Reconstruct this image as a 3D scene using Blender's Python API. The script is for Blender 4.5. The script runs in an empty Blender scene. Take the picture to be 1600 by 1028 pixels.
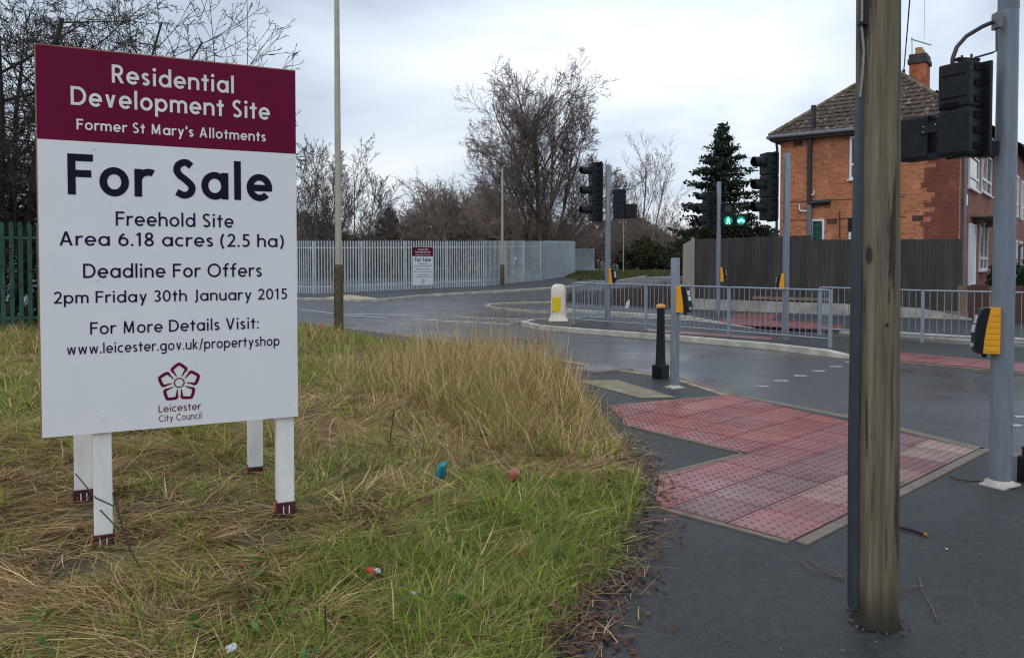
import bpy, bmesh, math, random
import numpy as np
from mathutils import Vector, Matrix
from mathutils.geometry import delaunay_2d_cdt
R = math.radians
PI = math.pi
S = bpy.context.scene
COL = S.collection

# ------------------------------------------------------------------ camera
CX, CY, FPX, PITCH, EYE = 800.0, 445.0, 1220.0, R(1.64), 1.6
cam = bpy.data.cameras.new('Camera')
camo = bpy.data.objects.new('Camera', cam)
COL.objects.link(camo)
camo.location = (0, 0, EYE)
camo.rotation_euler = (R(90) - PITCH, 0, 0)
cam.sensor_fit = 'HORIZONTAL'
cam.sensor_width = 36
cam.lens = 36 * FPX / 1600
cam.shift_y = -(514 - CY) / 1600
cam.clip_start = 0.05
cam.clip_end = 3000
S.camera = camo

# ------------------------------------------------------------------ light
SUN_EL, SUN_AZ = 38.0, 205.0          # soft brightness of the cloud behind the photographer
wd = bpy.data.worlds.new('World')
S.world = wd
wd.use_nodes = True
nt = wd.node_tree
nt.nodes.clear()
def wn(t, **k):
    n = nt.nodes.new(t)
    for a, b in k.items():
        setattr(n, a, b)
    return n
W_out = wn('ShaderNodeOutputWorld')
W_bg = wn('ShaderNodeBackground')
W_bg.inputs['Strength'].default_value = 0.1
sky = wn('ShaderNodeTexSky', sky_type='NISHITA', sun_disc=False)
sky.sun_elevation = R(SUN_EL)
sky.sun_rotation = R(SUN_AZ)
tc = wn('ShaderNodeTexCoord')
sep = wn('ShaderNodeSeparateXYZ')
nt.links.new(tc.outputs['Generated'], sep.inputs[0])
def wmath(op, a, b=None, clamp=False):
    n = wn('ShaderNodeMath', operation=op, use_clamp=clamp)
    for i, v in enumerate((a, b)):
        if v is None:
            continue
        if isinstance(v, (int, float)):
            n.inputs[i].default_value = v
        else:
            nt.links.new(v, n.inputs[i])
    return n.outputs[0]
zc = wmath('ADD', wmath('MAXIMUM', sep.outputs[2], 0.0), 0.36)
cb = wn('ShaderNodeCombineXYZ')
nt.links.new(wmath('DIVIDE', sep.outputs[0], zc), cb.inputs[0])
nt.links.new(wmath('DIVIDE', sep.outputs[1], zc), cb.inputs[1])
nz = wn('ShaderNodeTexNoise')
nz.inputs['Scale'].default_value = 0.85
nz.inputs['Detail'].default_value = 6
nz.inputs['Roughness'].default_value = 0.52
nz.inputs['Distortion'].default_value = 0.35
mp = wn('ShaderNodeMapping')
mp.inputs['Location'].default_value = (2.3, 0.8, 1.7)
mp.inputs['Scale'].default_value = (1.15, 1.15, 1)
nt.links.new(cb.outputs[0], mp.inputs[0])
nt.links.new(mp.outputs[0], nz.inputs['Vector'])
rmp = wn('ShaderNodeValToRGB')
rmp.color_ramp.elements[0].position = 0.42
rmp.color_ramp.elements[0].color = (0.46, 0.535, 0.64, 1)
rmp.color_ramp.elements[1].position = 0.60
rmp.color_ramp.elements[1].color = (0.85, 0.89, 0.935, 1)
e = rmp.color_ramp.elements.new(0.5)
e.color = (0.635, 0.715, 0.82, 1)
nt.links.new(nz.outputs[0], rmp.inputs[0])
# thicker, brighter cloud overhead than at the horizon, and brightest towards the hidden sun
gain = wmath('ADD', wmath('MULTIPLY', wmath('MAXIMUM', sep.outputs[2], 0.0), 7.0), 8.5)
vm = wn('ShaderNodeVectorMath', operation='SCALE')
nt.links.new(rmp.outputs[0], vm.inputs[0])
nt.links.new(gain, vm.inputs['Scale'])
mixw = wn('ShaderNodeMix', data_type='RGBA')
mixw.inputs[0].default_value = 0.94
nt.links.new(sky.outputs[0], mixw.inputs[6])
nt.links.new(vm.outputs[0], mixw.inputs[7])
# a thinner, brighter gap in the cloud high on the right
dt = wn('ShaderNodeVectorMath', operation='DOT_PRODUCT')
dt.inputs[1].default_value = Vector((0.24, 1.0, 0.34)).normalized()
nt.links.new(tc.outputs['Generated'], dt.inputs[0])
nt.links.new(wmath('ADD', gain, wmath('MULTIPLY', wmath('POWER', wmath('MAXIMUM', dt.outputs['Value'], 0.0), 26.0), 1.3)), vm.inputs['Scale'])
nt.links.new(mixw.outputs[2], W_bg.inputs[0])
nt.links.new(W_bg.outputs[0], W_out.inputs[0])

sl = bpy.data.lights.new('Sun', 'SUN')
sl.energy = 0.5
sl.angle = R(30)
sl.color = (1.0, 0.96, 0.9)
slo = bpy.data.objects.new('Sun', sl)
COL.objects.link(slo)
az, el = R(SUN_AZ), R(SUN_EL)
sd = Vector((math.sin(az) * math.cos(el), math.cos(az) * math.cos(el), math.sin(el)))
slo.rotation_euler = (-sd).to_track_quat('-Z', 'Y').to_euler()

S.view_settings.view_transform = 'Standard'
S.view_settings.look = 'None'
S.view_settings.exposure = 0.22
S.view_settings.gamma = 1.0
S.cycles.max_bounces = 6
S.cycles.transparent_max_bounces = 8
S.cycles.use_denoising = True
S.cycles.use_adaptive_sampling = False
S.cycles.pixel_filter_type = 'BLACKMAN_HARRIS'
S.cycles.filter_width = 1.2

# ------------------------------------------------------------------ pixel geometry (photo pixels, 1600 x 1028)
def ray(px, py):
    a, b = (px - CX) / FPX, (CY - py) / FPX
    return Vector((a, math.cos(PITCH) + b * math.sin(PITCH), b * math.cos(PITCH) - math.sin(PITCH)))
def gz(y):
    return min(max(0.0, (y - 36) * 0.025), 0.9)
def G(px, py, z=0.0):
    """point of the ground (height z above it) seen at a pixel"""
    d = ray(px, py)
    if d.z > -1e-4:
        d.z = -1e-4
    zz = z
    for _ in range(30):
        t = (zz - EYE) / d.z
        zz = 0.5 * zz + 0.5 * (gz(d.y * t) + z)
    t = (zz - EYE) / d.z
    return Vector((d.x * t, d.y * t, zz))
def AT(px, py, Y):
    d = ray(px, py)
    t = Y / d.y
    return Vector((d.x * t, Y, EYE + d.z * t))
def ZAT(py, Y):
    return AT(800, py, Y).z

# ------------------------------------------------------------------ helpers
class MB:
    def __init__(s):
        s.v, s.f, s.smooth = [], [], []
    def add(s, vs, fs, sm=False):
        o = len(s.v)
        s.v += [tuple(v) for v in vs]
        s.f += [tuple(i + o for i in f) for f in fs]
        s.smooth += [sm] * len(fs)
    def box(s, c, size, rz=0.0, M=None, bev=0.0):
        if bev > 0:
            bm = bmesh.new()
            bmesh.ops.create_cube(bm, size=1.0)
            for v in bm.verts:
                v.co = Vector((v.co.x * size[0], v.co.y * size[1], v.co.z * size[2]))
            bmesh.ops.bevel(bm, geom=list(bm.edges), offset=bev, segments=2, affect='EDGES', profile=0.6)
            vs = [v.co.copy() for v in bm.verts]
            fs = [[v.index for v in f.verts] for f in bm.faces]
            bm.free()
        else:
            hx, hy, hz = size[0] / 2, size[1] / 2, size[2] / 2
            vs = [Vector((x, y, z)) for z in (-hz, hz) for y in (-hy, hy) for x in (-hx, hx)]
            fs = [(0, 2, 3, 1), (4, 5, 7, 6), (0, 1, 5, 4), (2, 6, 7, 3), (0, 4, 6, 2), (1, 3, 7, 5)]
        c = Vector(c)
        if M is not None:
            vs = [M @ v + c for v in vs]
        elif rz:
            m = Matrix.Rotation(rz, 3, 'Z')
            vs = [m @ v + c for v in vs]
        else:
            vs = [v + c for v in vs]
        s.add(vs, fs)
    def tube(s, pts, r, n=8, cap=True, sm=True):
        pts = [Vector(p) for p in pts]
        k = len(pts)
        rs = r if isinstance(r, (list, tuple)) else [r] * k
        vs, fs = [], []
        prev = None
        for i in range(k):
            d = (pts[min(i + 1, k - 1)] - pts[max(i - 1, 0)])
            if d.length < 1e-9:
                d = Vector((0, 0, 1))
            d.normalize()
            if prev is None:
                a = d.cross(Vector((0, 0, 1)) if abs(d.z) < 0.9 else Vector((1, 0, 0))).normalized()
            else:
                a = prev - d * prev.dot(d)
                if a.length < 1e-6:
                    a = d.cross(Vector((0.3, 0.5, 0.8)))
                a.normalize()
            prev = a
            b = d.cross(a)
            for j in range(n):
                w = 2 * PI * j / n
                vs.append(pts[i] + (a * math.cos(w) + b * math.sin(w)) * rs[i])
        for i in range(k - 1):
            for j in range(n):
                j2 = (j + 1) % n
                fs.append((i * n + j, i * n + j2, (i + 1) * n + j2, (i + 1) * n + j))
        s.add(vs, fs, sm)
        if cap:
            s.add(vs[:n], [tuple(range(n - 1, -1, -1))])
            s.add(vs[-n:], [tuple(range(n))])
    def lathe(s, prof, n=24, c=(0, 0, 0), sm=True):
        """prof: (radius, z) from bottom to top"""
        vs, fs = [], []
        for (r, z) in prof:
            for j in range(n):
                w = 2 * PI * j / n
                vs.append((c[0] + r * math.cos(w), c[1] + r * math.sin(w), c[2] + z))
        for i in range(len(prof) - 1):
            for j in range(n):
                j2 = (j + 1) % n
                fs.append((i * n + j, i * n + j2, (i + 1) * n + j2, (i + 1) * n + j))
        s.add(vs, fs, sm)
        s.add(vs[:n], [tuple(range(n - 1, -1, -1))])
        s.add(vs[-n:], [tuple(range(n))])
    def prism(s, poly, fn0, fn1):
        """poly: 2D points; fn0 / fn1 map a 2D point to the two faces"""
        n = len(poly)
        a = [Vector(fn0(p)) for p in poly]
        b = [Vector(fn1(p)) for p in poly]
        s.add(a + b, [tuple(range(n - 1, -1, -1)), tuple(range(n, 2 * n))] +
              [(i, (i + 1) % n, n + (i + 1) % n, n + i) for i in range(n)])
    def quad(s, a, b, c, d):
        s.add([a, b, c, d], [(0, 1, 2, 3)])
    def build(s, name, m, parent=None, loc=None, fix=True):
        me = bpy.data.meshes.new(name)
        me.from_pydata([tuple(v) for v in s.v], [], s.f)
        me.polygons.foreach_set('use_smooth', s.smooth)
        if fix:
            bm = bmesh.new()
            bm.from_mesh(me)
            bmesh.ops.recalc_face_normals(bm, faces=bm.faces)
            bm.to_mesh(me)
            bm.free()
        me.update()
        if m is not None:
            me.materials.append(m)
        o = bpy.data.objects.new(name, me)
        COL.objects.link(o)
        if parent is not None:
            o.parent = parent
        if loc is not None:
            o.location = loc
        return o

def tag(o, label=None, cat=None, group=None, kind=None):
    if label:
        o['label'] = label
    if cat:
        o['category'] = cat
    if group:
        o['group'] = group
    if kind:
        o['kind'] = kind
    return o
def thing(name, label, cat, loc=(0, 0, 0), rz=0.0, group=None):
    o = bpy.data.objects.new(name, None)
    COL.objects.link(o)
    o.location = loc
    o.rotation_euler = (0, 0, rz)
    o.empty_display_size = 0.1
    return tag(o, label, cat, group)
def copy_tree(o, parent=None):
    c = o.copy()
    COL.objects.link(c)
    if parent is not None:
        c.parent = parent
    for ch in [k for k in S.objects if k.parent == o]:
        copy_tree(ch, c)
    return c

# ------------------------------------------------------------------ materials
def newmat(name):
    m = bpy.data.materials.new(name)
    m.use_nodes = True
    n = m.node_tree
    b = n.nodes['Principled BSDF']
    return m, n, b
def lk(n, a, b):
    n.links.new(a, b)
def noise(n, scale, detail=4, rough=0.55, vec=None, dist=0.0):
    t = n.nodes.new('ShaderNodeTexNoise')
    t.inputs['Scale'].default_value = scale
    t.inputs['Detail'].default_value = detail
    t.inputs['Roughness'].default_value = rough
    t.inputs['Distortion'].default_value = dist
    if vec is not None:
        lk(n, vec, t.inputs['Vector'])
    return t.outputs[0]
def ramp(n, fac, *stops):
    t = n.nodes.new('ShaderNodeValToRGB')
    while len(t.color_ramp.elements) < len(stops):
        t.color_ramp.elements.new(0.5)
    for e, (p, c) in zip(t.color_ramp.elements, stops):
        e.position = p
        e.color = (c, c, c, 1) if isinstance(c, (int, float)) else (*c, 1)
    lk(n, fac, t.inputs[0])
    return t.outputs[0]
def mixc(n, fac, a, b, mode='MIX'):
    t = n.nodes.new('ShaderNodeMix')
    t.data_type = 'RGBA'
    t.blend_type = mode
    for i, v in ((0, fac), (6, a), (7, b)):
        if isinstance(v, (int, float)):
            t.inputs[i].default_value = v if i == 0 else (v, v, v, 1)
        elif isinstance(v, tuple):
            t.inputs[i].default_value = (*v, 1)
        else:
            lk(n, v, t.inputs[i])
    return t.outputs[2]
def objco(n, scale=None):
    t = n.nodes.new('ShaderNodeTexCoord')
    if scale is None:
        return t.outputs['Object']
    m = n.nodes.new('ShaderNodeMapping')
    m.inputs['Scale'].default_value = scale
    lk(n, t.outputs['Object'], m.inputs[0])
    return m.outputs[0]
def bump(n, b, h, strength=0.3, dist=0.01):
    t = n.nodes.new('ShaderNodeBump')
    t.inputs['Strength'].default_value = strength
    t.inputs['Distance'].default_value = dist
    lk(n, h, t.inputs['Height'])
    lk(n, t.outputs[0], b.inputs['Normal'])
def mat(name, c, rough=0.6, var=0.25, scale=8.0, bmp=0.0, bscale=60.0, metal=0.0, stretch=None, c2=None, spec=0.5, pos=(0.35, 0.7)):
    """a surface whose colour wanders between c*(1-var) and c*(1+var) (or to c2)"""
    m, n, b = newmat(name)
    co = objco(n, stretch)
    f = noise(n, scale, 5, 0.6, co)
    lo = tuple(x * (1 - var) for x in c)
    hi = c2 if c2 else tuple(min(1, x * (1 + var)) for x in c)
    lk(n, ramp(n, f, (pos[0], lo), (pos[1], hi)), b.inputs['Base Color'])
    rr = ramp(n, noise(n, scale * 2.3, 3, 0.6, co), (0.3, max(0, rough - 0.1)), (0.7, min(1, rough + 0.1)))
    lk(n, rr, b.inputs['Roughness'])
    b.inputs['Metallic'].default_value = metal
    b.inputs['Specular IOR Level'].default_value = spec
    if bmp:
        bump(n, b, noise(n, bscale, 4, 0.6, co), bmp)
    return m
def lamp_mat(name, c, s):
    m, n, b = newmat(name)
    b.inputs['Base Color'].default_value = (*c, 1)
    b.inputs['Emission Color'].default_value = (*c, 1)
    b.inputs['Emission Strength'].default_value = s
    return m

M = {}
M['white'] = mat('white_paint', (0.78, 0.78, 0.76), 0.5, 0.10, 9, 0.06, 40, stretch=(1, 1, .4))
M['panel'] = mat('sign_white', (0.78, 0.79, 0.81), 0.35, 0.025, 2)
M['maroon'] = mat('sign_maroon', (0.150, 0.004, 0.036), 0.5, 0.08, 2, spec=0.12)
M['navy'] = mat('sign_ink', (0.010, 0.006, 0.055), 0.5, 0.1, spec=0.15)
M['black_ink'] = mat('sign_black', (0.007, 0.007, 0.020), 0.5, 0.1, spec=0.15)
M['sign_edge'] = mat('sign_edge', (0.35, 0.17, 0.09), 0.8, 0.3)
M['boot'] = mat('boot_maroon', (0.06, 0.008, 0.018), 0.55, 0.35, 14, 0.2)
M['rust'] = mat('rust', (0.42, 0.14, 0.02), 0.8, 0.4, 30)
M['steel'] = mat('galvanised', (0.34, 0.37, 0.41), 0.5, 0.14, 6, 0.05, 80, 0.35)
M['polegrey'] = mat('pole_grey_paint', (0.175, 0.205, 0.245), 0.45, 0.16, 7, 0.03, 60, stretch=(3, 3, .5))
M['railgrey'] = mat('rail_grey', (0.27, 0.31, 0.36), 0.5, 0.1, 5, 0, 0, 0.2)
M['palisade'] = mat('palisade_steel', (0.54, 0.59, 0.61), 0.55, 0.12, 1.5, 0, 0, 0.2)
M['palisade_sheet'] = mat('palisade_sheet', (0.42, 0.47, 0.50), 0.55, 0.12, 1.0, 0, 0, 0.2)
M['greenfence'] = mat('green_fence', (0.030, 0.105, 0.082), 0.5, 0.3, 3)
M['black'] = mat('black_plastic', (0.009, 0.011, 0.014), 0.5, 0.25, 12, spec=0.25)
M['black2'] = mat('black_plastic_ribbed', (0.003, 0.004, 0.005), 0.7, 0.25, 12, spec=0.15)
M['blackpaint'] = mat('black_paint', (0.008, 0.010, 0.014), 0.38, 0.2, 10, spec=0.3)
M['gold'] = mat('gold_paint', (0.62, 0.33, 0.08), 0.5, 0.12)
M['yellow'] = mat('yellow_plastic', (0.80, 0.36, 0.01), 0.4, 0.07, 6)
M['yellow_refl'] = mat('yellow_sheet', (0.80, 0.56, 0.01), 0.4, 0.06, 6)
M['cream'] = mat('cream_bollard', (0.74, 0.66, 0.55), 0.55, 0.10, 7)
M['lens_off'] = mat('dark_lens', (0.02, 0.022, 0.022), 0.2, 0.2)
M['green_lamp'] = lamp_mat('green_lamp', (0.25, 1.0, 0.72), 2.2)
M['green_glow'] = lamp_mat('green_glow', (0.0, 0.35, 0.19), 0.4)
M['label'] = mat('pale_label', (0.55, 0.60, 0.66), 0.4, 0.1, 30)
M['rustpipe'] = mat('bracket_brown', (0.045, 0.022, 0.026), 0.45, 0.3, 10)
M['postcream'] = mat('lamp_post_cream', (0.42, 0.39, 0.31), 0.55, 0.12, 4)
M['postbrown'] = mat('lamp_post_brown', (0.075, 0.055, 0.02), 0.6, 0.35, 6)
M['conduit'] = mat('conduit_grey', (0.035, 0.045, 0.058), 0.45, 0.15, 6)
M['cable'] = mat('cable_grey', (0.25, 0.25, 0.25), 0.6, 0.15)
M['wire'] = mat('wire_dark', (0.06, 0.03, 0.05), 0.6, 0.15)
M['upvc'] = mat('upvc', (0.78, 0.78, 0.80), 0.35, 0.04)
M['glass'] = mat('window_glass', (0.03, 0.04, 0.05), 0.08, 0.3, 1.5, spec=0.8)
M['glass_green'] = mat('curtained_glass', (0.02, 0.07, 0.06), 0.15, 0.4, 4, spec=0.8)
M['gutter'] = mat('gutter_black', (0.018, 0.018, 0.022), 0.4, 0.2)
M['guttergrey'] = mat('gutter_grey', (0.16, 0.17, 0.19), 0.45, 0.2)
M['concrete'] = mat('concrete', (0.36, 0.34, 0.30), 0.85, 0.3, 2.5, 0.25, 40)
M['kerb'] = mat('kerb_concrete', (0.47, 0.44, 0.37), 0.85, 0.28, 3.0, 0.2, 60)
M['edging'] = mat('edging_concrete', (0.19, 0.150, 0.112), 0.8, 0.3, 5, 0.2, 70)
M['fence_dark'] = mat('fence_dark', (0.052, 0.045, 0.041), 0.75, 0.35, 3, 0.2, 40, stretch=(1, 1, 0.15))
M['fence_pale'] = mat('fence_pale', (0.36, 0.32, 0.25), 0.8, 0.25, 3, 0.1, 40, stretch=(1, 1, 0.15))
M['fence_red'] = mat('fence_redbrown', (0.085, 0.035, 0.025), 0.75, 0.4, 4, 0.2, 30, stretch=(1, 1, 0.15))
M['timber'] = mat('timber_post', (0.22, 0.15, 0.09), 0.8, 0.3, 4, 0.2, 30, stretch=(1, 1, 0.2))
M['bark'] = mat('bark_grey', (0.15, 0.132, 0.112), 0.9, 0.45, 2.0)
M['bark2'] = mat('bark_brown', (0.20, 0.145, 0.130), 0.9, 0.4, 1.0)
M['bark3'] = mat('bark_dark', (0.050, 0.042, 0.038), 0.9, 0.45, 2.0)
M['twig_brown'] = mat('twig_brown', (0.25, 0.185, 0.150), 0.9, 0.45, 0.5)
M['trunkgreen'] = mat('bark_mossy', (0.14, 0.120, 0.065), 0.9, 0.45, 2.0)
M['chimney_pot'] = mat('chimney_pot', (0.48, 0.30, 0.12), 0.8, 0.25, 6)
M['cap_dark'] = mat('chimney_cap', (0.05, 0.05, 0.05), 0.85, 0.4, 4)
# ------------------------------------------------------------------ lettering: a round single-weight alphabet drawn as strokes
XH = 0.70
def glyph(ch, t):
    """stroke polygons of a character (cap height 1) and its width"""
    P = []
    h = t / 2
    def L(x0, y0, x1, y1):
        d = Vector((x1 - x0, y1 - y0)).normalized()
        nx, ny = -d.y * h, d.x * h
        P.append([(x0 + nx, y0 + ny), (x0 - nx, y0 - ny), (x1 - nx, y1 - ny), (x1 + nx, y1 + ny)])
    def V(x, y0, y1):
        L(x, y0, x, y1)
    def H(y, x0, x1):
        L(x0, y, x1, y)
    def D(x0, y0, x1, y1, k=1.0):
        w = h * k * math.hypot(x1 - x0, y1 - y0) / abs(y1 - y0)
        P.append([(x0 - w, y0), (x0 + w, y0), (x1 + w, y1), (x1 - w, y1)])
    def A(cx, cy, rx, ry, a0, a1, n=None):
        n = n or max(4, int(abs(a1 - a0) / 12))
        for i in range(n):
            u, w = R(a0 + (a1 - a0) * i / n), R(a0 + (a1 - a0) * (i + 1) / n)
            P.append([(cx + (rx + h) * math.cos(u), cy + (ry + h) * math.sin(u)), (cx + (rx - h) * math.cos(u), cy + (ry - h) * math.sin(u)),
                      (cx + (rx - h) * math.cos(w), cy + (ry - h) * math.sin(w)), (cx + (rx + h) * math.cos(w), cy + (ry + h) * math.sin(w))])
    def dot(x, y, r):
        P.append([(x + r * math.cos(2 * PI * i / 14), y + r * math.sin(2 * PI * i / 14)) for i in range(14)])
    def path(pts, w, H_):
        q = [Vector((h + (w - 2 * h) * a, h - .012 + (H_ - 2 * h + .024) * b)) for a, b in pts]
        q = [q[0] * 2 - q[1]] + q + [q[-1] * 2 - q[-2]]
        c = []
        for i in range(1, len(q) - 2):
            for k in range(5):
                t_ = k / 5
                c.append(.5 * ((2 * q[i]) + (q[i + 1] - q[i - 1]) * t_ + (2 * q[i - 1] - 5 * q[i] + 4 * q[i + 1] - q[i + 2]) * t_ ** 2 + (3 * q[i] - q[i - 1] - 3 * q[i + 1] + q[i + 2]) * t_ ** 3))
        c.append(q[-2])
        e = []
        for i in range(len(c)):
            d = (c[min(i + 1, len(c) - 1)] - c[max(0, i - 1)]).normalized()
            e.append((c[i] + Vector((-d.y, d.x)) * h, c[i] - Vector((-d.y, d.x)) * h))
        for i in range(len(c) - 1):
            P.append([tuple(e[i][0]), tuple(e[i][1]), tuple(e[i + 1][1]), tuple(e[i + 1][0])])
    o = 0.015
    ry = XH / 2 - h + o
    rx = 0.335 - h
    def bowl(cx):
        A(cx, XH / 2, rx, ry, 0, 360)
    w = 0.66
    if ch == 'a':
        bowl(.335); V(.68 - h, 0, XH); w = .68
    elif ch == 'c':
        A(.335, XH / 2, rx, ry, 48, 312); w = .57
    elif ch == 'd':
        bowl(.335); V(.68 - h, 0, 1.03); w = .68
    elif ch == 'e':
        A(.335, XH / 2, rx, ry, 0, 318); H(XH / 2 - .01, .335 - rx, .335 + rx + h * .98); w = .665
    elif ch == 'f':
        V(.13 + h, 0, .80); A(.13 + h + .20, .80, .20, .25 - h, 180, 80); H(XH - h, 0, .40); w = .42
    elif ch == 'g':
        bowl(.335); V(.68 - h, -.08, XH); A(.36, -.08, .32 - h, .24 - h, 0, -140); w = .68
    elif ch == 'h':
        V(h, 0, 1.03); A(h + .235, .43, .235, .285 - h, 180, 0); V(h + .47, 0, .44); w = .47 + t
    elif ch == 'i':
        V(h + .03, 0, XH); dot(h + .03, .92, t * .64); w = t + .06
    elif ch == 'k':
        V(h, 0, 1.03); D(.52 - h, XH, .12, .34); D(.16, .40, .56 - h, 0); w = .57
    elif ch == 'l':
        V(h + .02, 0, 1.03); w = t + .04
    elif ch == 'm':
        V(h, 0, XH); A(h + .20, .45, .20, .265 - h, 180, 0); V(h + .40, 0, .46)
        A(h + .60, .45, .20, .265 - h, 180, 0); V(h + .80, 0, .46); w = .80 + t
    elif ch == 'n':
        V(h, 0, XH); A(h + .235, .43, .235, .285 - h, 180, 0); V(h + .47, 0, .44); w = .47 + t
    elif ch == 'o':
        bowl(.335); w = .67
    elif ch == 'p':
        bowl(.345); V(h, -.30, XH); w = .68
    elif ch == 'r':
        V(h, 0, XH); A(h + .25, .40, .25, .315 - h, 180, 65); w = .40
    elif ch == 's':
        w = .46; path([(.92, .87), (.55, 1.0), (.16, .92), (.04, .76), (.22, .60), (.60, .46), (.94, .28), (.84, .08), (.45, 0), (.03, .11)], w, XH)
    elif ch == 't':
        V(.13 + h, 0, .92); H(XH - h, 0, .40); w = .40
    elif ch == 'u':
        V(h, .26, XH); A(h + .235, .27, .235, .285 - h, 180, 360); V(h + .47, 0, XH); w = .47 + t
    elif ch == 'v':
        D(.05 + h, XH, .31, 0); D(.57 - h, XH, .31, 0); w = .62
    elif ch == 'w':
        k = .9
        D(.04 + h, XH, .25, 0, k); D(.46, XH, .25, 0, k); D(.46, XH, .67, 0, k); D(.88 - h, XH, .67, 0, k); w = .92
    elif ch == 'y':
        D(.05 + h, XH, .33, .02); D(.61 - h, XH, .20, -.30); w = .64
    elif ch == 'R':
        V(h, 0, 1); H(1 - h, 0, .32); H(.46, 0, .32); A(.32, .73 - h / 2, .26 - h, (1 - h - .46) / 2, 90, -90); D(.30, .46, .58 - h * .6, 0); w = .62
    elif ch == 'D':
        V(h, 0, 1); H(1 - h, 0, .34); H(h, 0, .34); A(.34, .5, .44 - h, .5 - h, 90, -90); w = .78
    elif ch == 'S':
        w = .57; path([(.93, .90), (.58, 1.0), (.18, .93), (.04, .76), (.22, .60), (.60, .46), (.95, .27), (.84, .07), (.45, 0), (.02, .09)], w, 1.0)
    elif ch == 'F':
        V(h, 0, 1); H(1 - h, 0, .56); H(.52, 0, .52); w = .57
    elif ch == 'M':
        D(.09 + h, 0, .19, 1, .9); D(.19, 1, .49, .08); D(.79, 1, .49, .08); D(.89 - h, 0, .79, 1, .9); w = .98
    elif ch == 'A':
        D(.04 + h, 0, .41, 1); D(.78 - h, 0, .41, 1); H(.30, .18, .64); w = .82
    elif ch == 'O':
        A(.48, .5, .48 - h, .515 - h, 0, 360, 36); w = .96
    elif ch == 'V':
        D(.03 + h, 1, .39, 0); D(.75 - h, 1, .39, 0); w = .78
    elif ch == 'J':
        V(.30, .10, 1); A(.06, .10, .24, .28 - h, 0, -75); w = .34 + h
    elif ch == 'L':
        V(h, 0, 1); H(h, 0, .50); w = .50
    elif ch == 'C':
        A(.47, .5, .47 - h, .515 - h, 50, 310, 26); w = .78
    elif ch == '0':
        A(.31, .5, .31 - h, .51 - h, 0, 360, 30); w = .62
    elif ch == '1':
        V(.25, 0, 1); L(.27, .95, .06, .80); w = .40
    elif ch == '2':
        A(.28, .71, .27 - h, .30 - h, 165, -30); L(.28 + (.27 - h) * .87 + .01, .565, .10, .05); H(h, .02, .56); w = .57
    elif ch == '3':
        A(.25, .745, .26 - h, .27 - h, 150, -90); A(.25, .26, .28 - h, .275 - h, 90, -150); w = .54
    elif ch == '5':
        H(1 - h, .10, .50); V(.12 + h * .6, .56, 1); A(.25, .32, .29 - h, .33 - h, 128, -140); w = .55
    elif ch == '6':
        A(.31, .315, .31 - h, .33 - h, 0, 360, 28); A(.62, .36, .62 - h, .66 - h, 180, 118); w = .62
    elif ch == '8':
        A(.30, .745, .25 - h, .27 - h, 0, 360, 28); A(.30, .26, .29 - h, .275 - h, 0, 360, 28); w = .60
    elif ch == "'":
        V(h, .70, 1.02); w = t
    elif ch == '.':
        dot(t * .6, t * .55, t * .62); w = t * 1.25
    elif ch == ':':
        dot(t * .6, t * .55, t * .62); dot(t * .6, .58, t * .62); w = t * 1.25
    elif ch == '(':
        A(.62, .42, .60, .80, 136, 224); w = .28
    elif ch == ')':
        A(-.34, .42, .60, .80, 44, -44); w = .28
    elif ch == '/':
        D(.04, -.12, .34, 1.05, .85); w = .38
    return P, w
_gc = {}
def glyph_tris(ch, t):
    k = (ch, round(t, 4))
    if k not in _gc:
        P, w = glyph(ch, t)
        vs, fs = [], []
        for p in P:
            # CDT wants counter-clockwise faces
            ar = sum(p[i][0] * p[(i + 1) % len(p)][1] - p[(i + 1) % len(p)][0] * p[i][1] for i in range(len(p)))
            q = p if ar > 0 else p[::-1]
            fs.append(list(range(len(vs), len(vs) + len(q))))
            vs += [Vector(c) for c in q]
        if vs:
            r = delaunay_2d_cdt(vs, [], fs, 1, 1e-4)
            _gc[k] = ([tuple(v) for v in r[0]], [tuple(f) for f, o in zip(r[2], r[5]) if o], w)
        else:
            _gc[k] = ([], [], w)
    return _gc[k]
def text(mb, s, x0, x1, y0, cap, t, y=-0.002, space=0.50, sb=0.125):
    """lay a line of lettering between x0 and x1 (local x, z plane, a hair in front of the panel)"""
    adv, x = [], 0.0
    for i, ch in enumerate(s):
        if ch == ' ':
            x += space - sb
            continue
        g = glyph_tris(ch, t)
        adv.append((g, x))
        x += g[2] + sb
    tot = x - sb
    k = (x1 - x0) / tot
    for g, gx in adv:
        mb.add([(x0 + (gx + v[0]) * k, y, y0 + v[1] * cap) for v in g[0]], g[1])
def stroke_poly(mb, pts, w, y, closed=False):
    """a flat ribbon of width w (or per-point widths) along 2D points (x, z)"""
    n = len(pts)
    ws = w if isinstance(w, (list, tuple)) else [w] * n
    vs = []
    for i in range(n):
        a = Vector(pts[(i - 1) % n] if (closed or i > 0) else pts[i])
        b = Vector(pts[(i + 1) % n] if (closed or i < n - 1) else pts[i])
        d = (b - a).normalized()
        nn = Vector((-d.y, d.x)) * ws[i] / 2
        p = Vector(pts[i])
        vs += [(p.x + nn.x, y, p.y + nn.y), (p.x - nn.x, y, p.y - nn.y)]
    m = n if closed else n - 1
    mb.add(vs, [(2 * i, 2 * i + 1, 2 * ((i + 1) % n) + 1, 2 * ((i + 1) % n)) for i in range(m)])

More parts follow.
